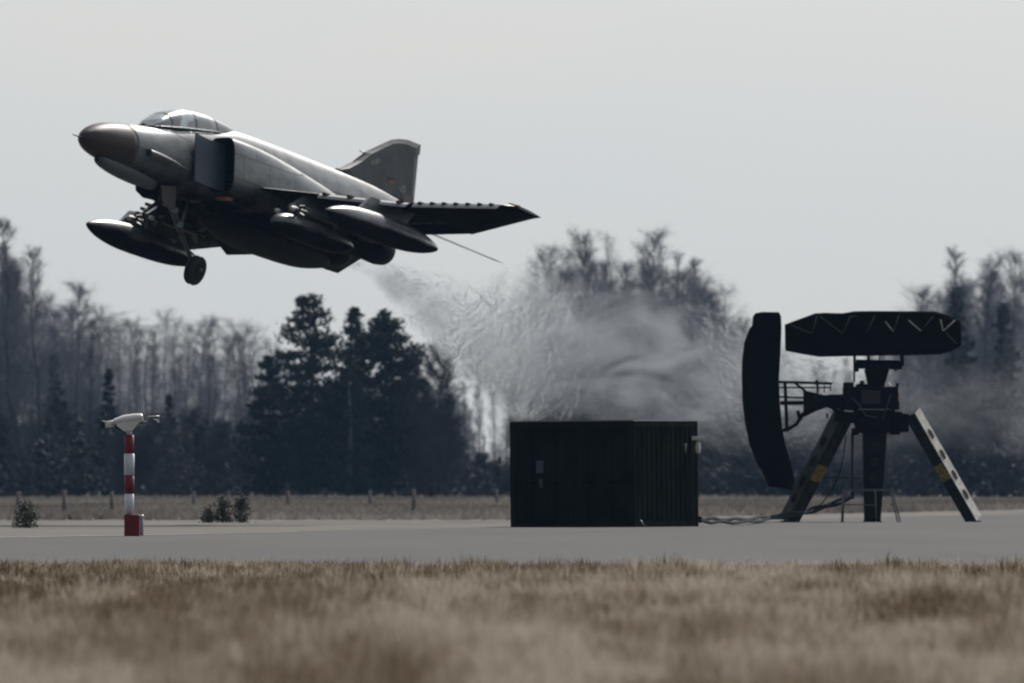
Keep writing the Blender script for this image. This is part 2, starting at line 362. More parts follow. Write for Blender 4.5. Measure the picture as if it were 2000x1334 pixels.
make_tree('bare_tree', bare_tree_mesh(hm(780, D+3), 1.5, 33, 1.7, .1, .6, .013), (tx(870, D+1), D+1, 0), 'low purple brown bare tree at the right foot of the conifer clump', tm=bark, cm=purple_m)

# bare deciduous wood: prototypes of 14 m then copies scaled
protos = []
GW = 'bare trees of the wood beyond the airfield'
names = ['slender bare tree with steep thin branches in the wood', 'bushy bare tree with a rounded twiggy top in the wood', 'narrow bare tree with a tall wispy top in the wood', 'bare tree with open forked branches in the wood', 'dense bare tree with fine twigs in the wood']
spec = [(14, 1.7, 41, 1.4, .12, 1.1), (14, 2.5, 42, 1.5, .16, .75), (14, 1.3, 43, 1.4, .1, 1.4), (14, 2.3, 44, 1.2, .2, .85), (14, 2.0, 45, 1.9, .1, .8)]
meshes = [bare_tree_mesh(a_, b_, c_, d_, e_, f_, .0062) for a_, b_, c_, d_, e_, f_ in spec]
cnt = [0]*5
def wood(px, top, D, kind, wsc=1.0, label=None):
    H = hm(top, D); sc = H/14.0; loc = (tx(px, D), D, 0)
    if cnt[kind] == 0:
        o = make_tree('bare_tree', meshes[kind], loc, names[kind], GW); o.scale = (sc*wsc, sc*wsc, sc); protos.append((kind, o))
    else:
        src = [p for k, p in protos if k == kind][0]
        o = copy_thing(src, loc, (sc*wsc, sc*wsc, sc), rng.random()*6.28)
    cnt[kind] += 1
    o['label'] = label or names[kind]
    return o
wood(38, 428, 1100, 2, 1.5, 'tallest bare tree at the left edge with a wispy top high above the rest')
wood(92, 490, 1100, 0, 1.2, 'tall bare tree second from the left edge of the wood')
wood(5, 500, 1104, 1, 1.1, 'bare tree cut by the left edge of the picture')
wood(150, 560, 1108, 1, 1.0, 'rounded bare tree behind and left of the striped pole')
wood(1150, 462, 1110, 4, 1.0, 'tall bare tree high above the left part of the green container')
wood(1195, 460, 1104, 0, 1.0, 'tall bare tree above the middle of the green container')
wood(1255, 468, 1108, 3, 1.2, 'tall forked bare tree above the right part of the green container')
wood(1335, 492, 1104, 2, 1.3, 'tall narrow bare tree just right of the container roof')
wood(1045, 500, 1112, 3, 1.0, 'bare tree behind the end of the exhaust trail above the container')
wood(1090, 490, 1116, 1, 1.0, 'rounded bare tree above the left end of the container')
wood(1410, 560, 1108, 1, .9, 'rounded bare tree behind and left of the upright radar dish')
wood(1845, 492, 1104, 0, 1.2, 'tall bare tree above the right end of the flat radar dish')
wood(1925, 508, 1108, 4, 1.1, 'tall bare tree beyond the right radar leg')
wood(1985, 500, 1104, 1, 1.0, 'bare tree cut by the right edge of the picture')
for q_, tq in ((905, 745), (932, 715), (985, 735), (1004, 700)): wood(q_, tq, 1118, 2, 1.0)
wood(965, 690, 1100, 2, .8, 'thin lone bare tree in the bright gap left of the container')
def top_line(px):
    xs = [0, 60, 120, 200, 300, 420, 520, 560, 900, 930, 1000, 1035, 1080, 1150, 1350, 1400, 1450, 1500, 1600, 1720, 1780, 1850, 2000]
    ys = [520, 520, 590, 620, 625, 630, 660, 720, 760, 870, 800, 640, 550, 500, 520, 590, 640, 680, 700, 690, 600, 540, 540]
    return float(np.interp(px, xs, ys))
for i in range(170):
    px = -20 + 2040*(i + rng.random())/170
    t = top_line(px); row = i % 5; D_ = 1106 + row*14 + rng.random()*8
    t2 = t + abs(rng.normal(0, 48)) - 14 + (0 if row > 1 else 40*rng.random())
    if t2 > 850: t2 = 850+rng.random()*40
    wood(px, t2, D_, int(rng.integers(0, 5)), .9+.5*rng.random())
# understorey: darker young conifers and thickets low in the wood
us = conifer_mesh(6, [(0,.8),(.2,1.1),(.5,.9),(.8,.45),(1,.05)], 51, gap=.3, per=22, leaf=.14)
th = bare_tree_mesh(6, 1.7, 52, 1.9, .04, .6, .016)
dn = conifer_mesh(8, [(0,.9),(.3,1.1),(.6,.75),(.85,.35),(1,.05)], 54, gap=.12, per=30, leaf=.15)
u0 = t0 = d0 = None
GU = 'young spruces low in the wood'; GT = 'thickets of brush along the foot of the wood'
for i in range(64):
    px = -15 + 2030*(i+.7*rng.random())/64; D_ = 1085 + 30*rng.random(); base = 800+40*rng.random()
    if px > 900 and px < 1010: base = 890
    if 1380 < px: base = 790+40*rng.random()
    s_ = hm(base, D_)/6; loc = (tx(px, D_), D_, 0)
    if i % 2:
        if u0 is None: u0 = make_tree('young_spruce', us, loc, 'small dark young spruce low in the wood', GU, cm=pine_m); u0.scale = (s_*1.25,)*2+(s_,)
        else: copy_thing(u0, loc, (s_*1.25, s_*1.25, s_), rng.random()*6)
    else:
        if t0 is None: t0 = make_tree('thicket', th, loc, 'dark leafless thicket along the foot of the wood', GT, cm=purple_m); t0.scale = (s_*1.3,)*2+(s_,); t0['category'] = 'thicket'
        else: copy_thing(t0, loc, (s_*1.3, s_*1.3, s_), rng.random()*6)
for px, top, lab in ((105, 690, 'dark pointed spruce among bare trees near the left edge'), (212, 720, 'dark pointed spruce among bare trees above the striped pole'), (330, 770, 'dark pointed spruce among bare trees right of the striped pole'),
                     (1300, 720, 'dark pointed spruce behind the exhaust above the container'), (1870, 560, 'dark pointed spruce beside the right end of the flat radar dish'), (1960, 590, 'dark pointed spruce near the right edge of the wood'), (1110, 690, 'dark pointed spruce behind the exhaust left of the others')):
    D_ = 1104; s_ = hm(top, D_)/8; loc = (tx(px, D_), D_, 0)
    if d0 is None: d0 = make_tree('spruce', dn, loc, lab, cm=pine_m); d0.scale = (s_,)*3
    else: copy_thing(d0, loc, (s_, s_, s_), rng.random()*6, lab)

g = np.random.default_rng(77); n_ = 60000
Y_ = 1088+85*g.random(n_); X_ = (g.random(n_)*2-1)*42
hh = (1.3+3.2*hash_noise(X_+60, Y_*.3, 2.2, 31)) * np.where(np.abs((X_*F/Y_+1000)-960) < 50, .55, 1.0)
Z_ = hh*g.random(n_)**.8; a_ = g.normal(0,1,(n_,3)); a_[:,2] *= 1.6; a_ /= np.linalg.norm(a_,axis=1,keepdims=True); c_ = np.cross(a_, g.normal(0,1,(n_,3))); c_ /= np.linalg.norm(c_,axis=1,keepdims=True)
P_ = np.stack([X_,Y_,Z_],1); s_ = (.12+.22*g.random((n_,1))); v_ = np.empty((n_,4,3), np.float32); v_[:,0]=P_-a_*s_; v_[:,1]=P_+c_*s_*.3; v_[:,2]=P_+a_*s_; v_[:,3]=P_-c_*s_*.3
o = raw_mesh('undergrowth', v_.reshape(-1,3), np.arange(n_*4).reshape(-1,4), 4, purple_m); tag(o, 'dark tangled undergrowth closing the foot of the whole wood', 'undergrowth', kind='stuff')
# bushes on the verge
def bush(px0, px1, top, base, seed, label):
    D_ = Dg(base); k = F/D_; H = (base-top)/k; r = (px1-px0)/2/k
    b, v = conifer_mesh(H, [(0,r*.8),(.3,r),(.7,r*.8),(1,r*.3)], seed, per=40, leaf=.04, first=.02, whorl=.08, sp=.85)
    b = MB(); b.tube([(0,0,-.02),(.01,0,H*.8)], [.02,.008], 5)
    o = empty('bush', ((px0+px1)/2*D_/F-1000*D_/F, D_, 0), label, 'bush', 'small bushes on the verge'); b.build('stem', bark, o)
    raw_mesh('foliage', v.reshape(-1,3), np.arange(len(v)*4).reshape(-1,4), 4, bush_m, o)
bush(22, 76, 984, 1031, 61, 'rounded dark green bush left of the striped pole')
bush(394, 420, 996, 1021, 62, 'smallest low green bush right of the striped pole')
bush(420, 452, 976, 1021, 63, 'middle green bush of the three right of the striped pole')
bush(455, 487, 972, 1021, 64, 'tallest green bush of the three right of the striped pole')
# weathered posts of an old fence on the verge
pw = mat('weathered_post', (.20, .19, .20), .95, spec=.1)
p0 = None
for i, (px, top, base) in enumerate(((35,960,1000),(125,958,1003),(218,960,1001),(378,960,992),(562,958,988),(722,958,986),(808,955,998),(970,955,985))):
    D_ = Dg(base+6); k = F/D_; loc = (tx(px, D_), D_, 0); h = (base+6-top)/k
    if p0 is None:
        p0 = empty('fence_post', loc, 'short dark weathered post standing before the wood', 'post', 'posts in a row before the wood')
        b = MB(); b.tube([(0,0,-.1),(.01,0,.5),(0,0,.97),(0,0,1.0)], [.075,.07,.06,.04], 8); b.build('shaft', pw, p0)
        p0.scale = (1, 1, h)
    else: copy_thing(p0, loc, (1, 1, h))

# ------------------------------------------------------------------ jet fighter
K = 77.8; DJ = F/K
r1 = Vector((35.7, 69.0, 2.5)); r3 = Vector((-11.9, 3.4, 77.0)); r1.normalize(); r3 = (r3 - r1*r3.dot(r1)).normalized()
dd = r1.cross(r3)                                 # in (aft, port, up) coordinates
if dd.x < 0: dd = -dd
fwd = Vector((-r1.x, -dd.x, -r3.x)); port = Vector((r1.y, dd.y, r3.y)); up = Vector((r1.z, dd.z, r3.z))
JM = Matrix((( fwd.x, port.x, up.x), (fwd.y, port.y, up.y), (fwd.z, port.z, up.z)))
J0 = W(158, 268, DJ)
jet = empty('fighter_jet', (0, 0, 0), 'grey twin engine fighter jet climbing nose up with drop tanks under its wings', 'jet')
jet.matrix_world = Matrix.Translation(J0) @ JM.to_4x4()
def B(s, y, z): return Vector((-s, y, z))         # metres aft of the nose tip, to port, up
def px2(px, py, y):
    """station and height of the point with lateral offset y seen at a pixel"""
    s = (px-158-68.5*y)/36.; z = 0
    for _ in range(60):
        p = J0 + JM @ Vector((-s, y, z)); u = 1000+F*p.x/p.y; v = YH-F*(p.z-CAM_H)/p.y
        s += (px-u)/36.; z += (v-py)/77.
    return s, z

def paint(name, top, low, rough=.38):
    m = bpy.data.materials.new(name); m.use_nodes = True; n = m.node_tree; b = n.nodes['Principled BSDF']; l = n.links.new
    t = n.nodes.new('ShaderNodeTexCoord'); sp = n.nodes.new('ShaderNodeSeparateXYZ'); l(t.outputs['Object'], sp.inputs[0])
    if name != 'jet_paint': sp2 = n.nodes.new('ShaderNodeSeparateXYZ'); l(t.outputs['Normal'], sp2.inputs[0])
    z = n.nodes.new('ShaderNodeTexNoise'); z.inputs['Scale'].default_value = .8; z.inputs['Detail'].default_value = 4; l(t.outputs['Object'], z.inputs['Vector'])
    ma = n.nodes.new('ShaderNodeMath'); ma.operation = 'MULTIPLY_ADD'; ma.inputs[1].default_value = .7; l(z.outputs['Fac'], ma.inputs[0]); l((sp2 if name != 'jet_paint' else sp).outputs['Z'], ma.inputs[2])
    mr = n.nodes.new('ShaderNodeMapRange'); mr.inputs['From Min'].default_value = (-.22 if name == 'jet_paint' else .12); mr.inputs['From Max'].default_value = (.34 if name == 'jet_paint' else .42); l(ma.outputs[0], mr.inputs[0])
    mixc = n.nodes.new('ShaderNodeMix'); mixc.data_type = 'RGBA'; mixc.inputs[6].default_value = (*low, 1); mixc.inputs[7].default_value = (*top, 1); l(mr.outputs[0], mixc.inputs[0])  # underside shade painted in
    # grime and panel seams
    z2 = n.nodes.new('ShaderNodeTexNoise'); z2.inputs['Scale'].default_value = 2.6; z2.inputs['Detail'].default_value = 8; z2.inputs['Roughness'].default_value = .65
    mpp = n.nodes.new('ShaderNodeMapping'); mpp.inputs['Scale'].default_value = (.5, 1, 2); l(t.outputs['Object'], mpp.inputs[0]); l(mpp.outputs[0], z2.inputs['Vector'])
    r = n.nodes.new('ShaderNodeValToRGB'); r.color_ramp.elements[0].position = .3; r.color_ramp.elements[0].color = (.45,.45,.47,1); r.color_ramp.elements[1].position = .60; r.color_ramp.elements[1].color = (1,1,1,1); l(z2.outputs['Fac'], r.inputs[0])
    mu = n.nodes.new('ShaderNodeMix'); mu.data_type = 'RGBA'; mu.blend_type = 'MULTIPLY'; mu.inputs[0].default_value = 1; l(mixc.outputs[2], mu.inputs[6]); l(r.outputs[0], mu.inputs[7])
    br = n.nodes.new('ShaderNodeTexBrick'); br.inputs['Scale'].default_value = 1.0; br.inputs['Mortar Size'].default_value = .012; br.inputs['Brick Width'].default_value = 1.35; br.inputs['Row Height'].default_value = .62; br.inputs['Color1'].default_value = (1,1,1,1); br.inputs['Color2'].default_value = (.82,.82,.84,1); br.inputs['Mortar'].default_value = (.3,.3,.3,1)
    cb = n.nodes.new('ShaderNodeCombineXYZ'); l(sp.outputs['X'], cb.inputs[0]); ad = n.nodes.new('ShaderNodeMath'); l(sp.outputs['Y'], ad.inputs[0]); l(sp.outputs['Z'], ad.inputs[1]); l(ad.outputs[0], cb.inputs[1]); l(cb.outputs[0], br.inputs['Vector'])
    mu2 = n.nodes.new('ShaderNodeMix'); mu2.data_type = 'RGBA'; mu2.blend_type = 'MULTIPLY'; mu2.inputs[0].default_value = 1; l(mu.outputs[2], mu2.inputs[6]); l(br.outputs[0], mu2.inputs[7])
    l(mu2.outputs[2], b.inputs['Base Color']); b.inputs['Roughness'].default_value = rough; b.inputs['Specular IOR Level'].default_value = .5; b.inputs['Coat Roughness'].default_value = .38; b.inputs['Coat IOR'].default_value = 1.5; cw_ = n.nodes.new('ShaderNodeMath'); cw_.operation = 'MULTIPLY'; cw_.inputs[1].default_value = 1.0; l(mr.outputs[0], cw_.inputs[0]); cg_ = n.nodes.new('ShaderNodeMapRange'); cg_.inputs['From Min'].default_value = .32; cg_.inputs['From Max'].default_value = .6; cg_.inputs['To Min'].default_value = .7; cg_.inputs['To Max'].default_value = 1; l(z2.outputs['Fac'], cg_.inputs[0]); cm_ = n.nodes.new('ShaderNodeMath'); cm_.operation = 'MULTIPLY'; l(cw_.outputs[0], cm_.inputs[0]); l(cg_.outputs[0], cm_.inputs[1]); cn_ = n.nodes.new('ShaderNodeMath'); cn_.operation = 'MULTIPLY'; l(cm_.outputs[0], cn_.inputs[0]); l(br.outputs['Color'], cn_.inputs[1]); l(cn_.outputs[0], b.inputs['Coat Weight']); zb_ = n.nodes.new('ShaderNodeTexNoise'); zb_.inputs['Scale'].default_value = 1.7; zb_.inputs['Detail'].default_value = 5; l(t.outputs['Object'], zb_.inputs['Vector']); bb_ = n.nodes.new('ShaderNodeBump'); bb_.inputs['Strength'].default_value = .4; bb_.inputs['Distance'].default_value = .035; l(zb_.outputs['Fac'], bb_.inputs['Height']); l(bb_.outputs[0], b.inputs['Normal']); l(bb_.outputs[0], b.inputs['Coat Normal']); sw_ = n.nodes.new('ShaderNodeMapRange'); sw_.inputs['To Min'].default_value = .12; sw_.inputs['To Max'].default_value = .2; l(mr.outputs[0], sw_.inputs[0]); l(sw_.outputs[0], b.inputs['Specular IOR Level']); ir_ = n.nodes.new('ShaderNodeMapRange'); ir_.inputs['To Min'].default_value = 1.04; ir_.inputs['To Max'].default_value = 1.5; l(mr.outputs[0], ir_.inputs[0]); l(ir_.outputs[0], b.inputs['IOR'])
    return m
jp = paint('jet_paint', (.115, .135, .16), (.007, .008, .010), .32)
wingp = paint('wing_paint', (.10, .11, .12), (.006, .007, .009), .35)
fin_p = mat('fin_paint', (.040, .047, .057), .6, col2=(.065, .074, .088), scale=1.3, pos=(.4, .6))
radome_m = mat('radome_brown_grey', (.050, .038, .038), .5, scale=1.5, var=.15, spec=.25)
black_m = mat('intake_black', (.006, .007, .009), .7)
steel_m = mat('gear_metal', (.07, .075, .08), .4, metal=.3)
white_m = mat('missile_white', (.55, .55, .53), .35)
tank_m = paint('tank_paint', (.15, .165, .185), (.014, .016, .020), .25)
burnt_m = mat('burnt_metal', (.012, .011, .011), .6, spec=.15)
tyre_m = mat('tyre_rubber', (.010, .012, .014), .75)
tan_m = mat('gear_door_tan', (.05, .041, .033), .6)
red_m = mat('red_paint', (.20, .045, .012), .6); gold_m = mat('gold_paint', (.22, .14, .04), .5)
NS = 40
def sect(s, yc, hw, zt, zb, e=2.2, n=NS, esq=None):
    zc = (zt+zb)/2; hh = (zt-zb)/2; out = []
    for k in range(n):
        a = 2*math.pi*k/n; c = math.cos(a); q = math.sin(a)
        out.append(B(s, yc + hw*math.copysign(abs(c)**(2/e), c), zc + hh*math.copysign(abs(q)**(2/e), q)))
    return out
def smooth_table(tab, m=4):
    """Catmull-Rom refinement of a table of rows"""
    t = np.array(tab, float); out = []
    for i in range(len(t)-1):
        p0 = t[max(i-1,0)]; p1 = t[i]; p2 = t[i+1]; p3 = t[min(i+2,len(t)-1)]
        h = p2[0]-p1[0]
        m1 = (p2-p0)/(p2[0]-p0[0]) * h if p2[0] != p0[0] else p2-p1; m2 = (p3-p1)/(p3[0]-p1[0]) * h
        for k in range(m):
            u = k/m; out.append((2*u**3-3*u**2+1)*p1+(u**3-2*u**2+u)*m1+(-2*u**3+3*u**2)*p2+(u**3-u**2)*m2)
    out.append(t[-1]); return out
def loft_tab(tab, yc=0, m=4, cap=True, mi=0, b=None, n=NS):
    b = b or MB(); b.loft([sect(r_[0], yc if len(r_) < 6 else r_[5], max(r_[1], .004), r_[2], r_[3], r_[4], n) for r_ in smooth_table(tab, m)], mi, True, cap); return b
# radome
rad = [(0,.01,.01,-.01,2),(.06,.10,.12,-.10,2),(.2,.20,.235,-.19,2),(.5,.325,.39,-.29,2),(1.0,.44,.545,-.365,2),(1.5,.505,.635,-.40,2),(1.95,.545,.70,-.42,2)]
b = loft_tab(rad); b.build('radome', radome_m, jet)
b = MB(); b.tube([B(-.42,0,0), B(.05,0,0)], [.012,.03], 8); b.build('pitot_probe', steel_m, jet)
core = [(1.95,.545,.70,-.42,2),(2.5,.575,.765,-.45,2.05),(3.1,.60,.83,-.5,2.1),(4.2,.63,1.02,-.58,2.2),(5.2,.65,1.18,-.62,2.3),(6.4,.66,1.34,-.62,2.3),(7.5,.64,1.50,-.6,2.2),(9.4,.62,1.53,-.58,2.1),(12,.56,1.50,-.5,2.0),(14,.5,1.46,-.3,2.0),(15.5,.44,1.40,.1,2.0),(17,.34,1.26,.42,2.0),(18.2,.22,1.10,.6,2.0),(18.9,.10,.98,.72,2.0)]
b = loft_tab(core)
for sy in (1, -1):                                 # engine nacelles blended on the sides
    nac = [(5.62,.36,.90,-.52,4.2,.99*sy),(6.2,.40,.92,-.56,3.6,.98*sy),(7.5,.46,.90,-.6,3.0,.94*sy),(9,.55,.80,-.64,2.6,.86*sy),(11,.64,.60,-.70,2.4,.74*sy),(13,.62,.30,-.76,2.2,.66*sy),(14.0,.50,.10,-.78,2.0,.61*sy),(14.43,.44,.06,-.77,2.0,.60*sy)]
    loft_tab(nac, b=b, cap=False)
# belly between nacelles
loft_tab([(6.3,.5,-.1,-.5,3),(8,.8,-.1,-.66,3.4),(11,.9,-.2,-.68,3.4),(13.6,.6,-.3,-.6,3)], b=b)
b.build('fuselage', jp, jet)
for sy in (1, -1):
    b = MB()
    b.loft([sect(5.60, .99*sy, .375, .915, -.535, 4.2), sect(5.60, .99*sy, .335, .875, -.495, 4.2), sect(7.4, .93*sy, .30, .7, -.4, 2.6)], 0, True, False)
    b.loft([sect(7.39, .93*sy, .30, .7, -.4, 2.6), sect(7.41, .93*sy, .02, .2, .1, 2.6)], 0, False, True)
    b.build('air_intake', black_m, jet)
    b = MB()                                       # splitter ramp
    poly = [(4.68,-.34),(5.30,-.40),(5.95,-.42),(5.95,.80),(5.25,.80),(4.66,.88)]
    b.prism(poly, 0, 1, lambda s, z, a, sy=sy: B(s, sy*(.70+.16*(s-4.66)/1.3+a*.035), z)); b.build('intake_ramp', mat('ramp_paint', (.085, .11, .14), .55, scale=2, spec=.3), jet)
    b = MB(); b.prism([(5.05,-.3),(6.1,-.4),(6.1,.7),(5.05,.72)], .60, .72, lambda s, z, a, sy=sy: B(s, sy*a, z)); b.build('splitter_strut', black_m, jet)
    # nozzle
    b = MB()
    b.loft([sect(14.40,.60*sy,.435,0.06,-.78,2,28), sect(14.85,.60*sy,.42,.03,-.80,2,28), sect(15.15,.60*sy,.38,-.01,-.77,2,28), sect(15.14,.60*sy,.34,-.05,-.72,2,28), sect(14.3,.60*sy,.30,-.06,-.63,2,28)], 0, True, True)
    b.build('engine_nozzle', burnt_m, jet)
    # nose side scoop
    b = MB(); sc_ = [(2.45,.11,.09,-.09,2.4,.58*sy),(2.9,.13,.08,-.11,2.2,.60*sy),(3.6,.12,.02,-.13,2,.62*sy),(4.4,.03,-.08,-.12,2,.62*sy)]
    loft_tab(sc_, b=b); b.build('side_scoop', jp, jet)
    b = MB(); b.loft([sect(2.435,.58*sy,.085,.065,-.065,2.4,16), sect(2.44,.58*sy,.01,.01,-.01,2,16)], 0, False, True); b.build('scoop_mouth', black_m, jet)
# chin gun fairing
b = loft_tab([(.86,.05,-.36,-.44,2),(.95,.13,-.26,-.52,2),(1.3,.18,-.2,-.60,2.2),(2,.21,-.2,-.68,2.2),(2.9,.22,-.2,-.72,2.2),(3.7,.2,-.25,-.72,2)]); b.build('gun_fairing', mat('fairing_grey', (.07, .082, .098), .5, scale=2), jet)
b = MB(); b.tube([B(.84,0,-.42), B(.96,0,-.42)], .055, 12); b.build('gun_muzzle', black_m, jet)
# canopy
glass = bpy.data.materials.new('canopy_glass'); glass.use_nodes = True; n = glass.node_tree; n.nodes.clear(); l = n.links.new
o_ = n.nodes.new('ShaderNodeOutputMaterial'); tr = n.nodes.new('ShaderNodeBsdfTransparent'); tr.inputs[0].default_value = (.55,.60,.64,1)
gl = n.nodes.new('ShaderNodeBsdfGlossy'); gl.inputs['Roughness'].default_value = .28; gl.inputs[0].default_value = (.9,.93,.95,1)
fl = n.nodes.new('ShaderNodeLayerWeight'); fl.inputs[0].default_value = .5; fp = n.nodes.new('ShaderNodeMath'); fp.operation = 'POWER'; fp.inputs[1].default_value = 4; l(fl.outputs['Facing'], fp.inputs[0]); fr = n.nodes.new('ShaderNodeMath'); fr.operation = 'MULTIPLY_ADD'; fr.inputs[1].default_value = .6; fr.inputs[2].default_value = .20; l(fp.outputs[0], fr.inputs[0]); ms = n.nodes.new('ShaderNodeMixShader')
l(fr.outputs[0], ms.inputs[0]); l(tr.outputs[0], ms.inputs[1]); l(gl.outputs[0], ms.inputs[2]); l(ms.outputs[0], o_.inputs[0])
ctop = [(3.12,.84),(3.35,.97),(3.7,1.18),(4.05,1.34),(4.4,1.46),(4.9,1.58),(5.4,1.62),(6.0,1.635),(6.5,1.62),(7.0,1.58),(7.5,1.54)]
def ctz(s): return float(np.interp(s, [c[0] for c in ctop], [c[1] for c in ctop]))
def cw(s): return float(np.interp(s, [3.12,3.6,4.4,6,7,7.5], [.18,.36,.44,.44,.36,.26]))
def csill(s): return float(np.interp(s, [3.12,4.2,5.2,6.4,7.5], [.80,.94,1.06,1.2,1.34]))
def carch(s, g=0.0, n=15):
    out = []
    for k in range(n):
        a = math.pi*k/(n-1); c = math.cos(a); q = math.sin(a); zb = csill(s); out.append(B(s, (cw(s)+g)*math.copysign(abs(c)**.8, c), zb+(ctz(s)-zb+g)*abs(q)**.75))
    return out
def cseg(name, s0, s1, m, g=0.0):
    b = MB(); ss = np.linspace(s0, s1, max(3, int((s1-s0)/.12))); b.loft([carch(s, g) for s in ss], 0, True, False, closed=False); return b.build(name, m, jet)
cseg('windshield', 3.12, 4.0, glass); cseg('canopy_glass', 4.08, 5.2, glass); cseg('canopy_glass', 5.3, 6.4, glass)
frm = mat('canopy_frame_paint', (.17, .185, .20), .35)
for s0, s1 in ((4.0,4.07),(5.2,5.29),(6.38,7.5)): cseg('canopy_frame', s0, s1, frm, .012)
for sy in (1,-1):
    b = MB(); b.tube([B(s, sy*(cw(s)+.01), csill(s)+.02) for s in np.linspace(3.12, 6.6, 14)], .016, 6); b.build('canopy_sill', frm, jet)
for s0 in (4.65, 5.95):
    b = MB(); b.box(B(s0, 0, 1.12), (.28, .42, .62), Matrix.Rotation(R(-15), 3, 'Y')); b.box(B(s0+.12, 0, 1.42), (.16, .26, .2)); b.build('ejection_seat', black_m, jet, bevel=.03)
b = MB()
b.loft([[B(s, x*(cw(s)-.02), csill(s)+.055+.06*(1-abs(x))) for x in np.linspace(-1, 1, 9)]+[B(s, x*(cw(s)-.02), csill(s)-.1) for x in (1, -1)] for s in np.linspace(3.2, 6.9, 20)], 0, False, True); b.build('cockpit_tub', black_m, jet)
b = MB(); b.box(B(3.75, 0, .98), (.3, .6, .22)); b.build('instrument_shroud', black_m, jet, bevel=.04)
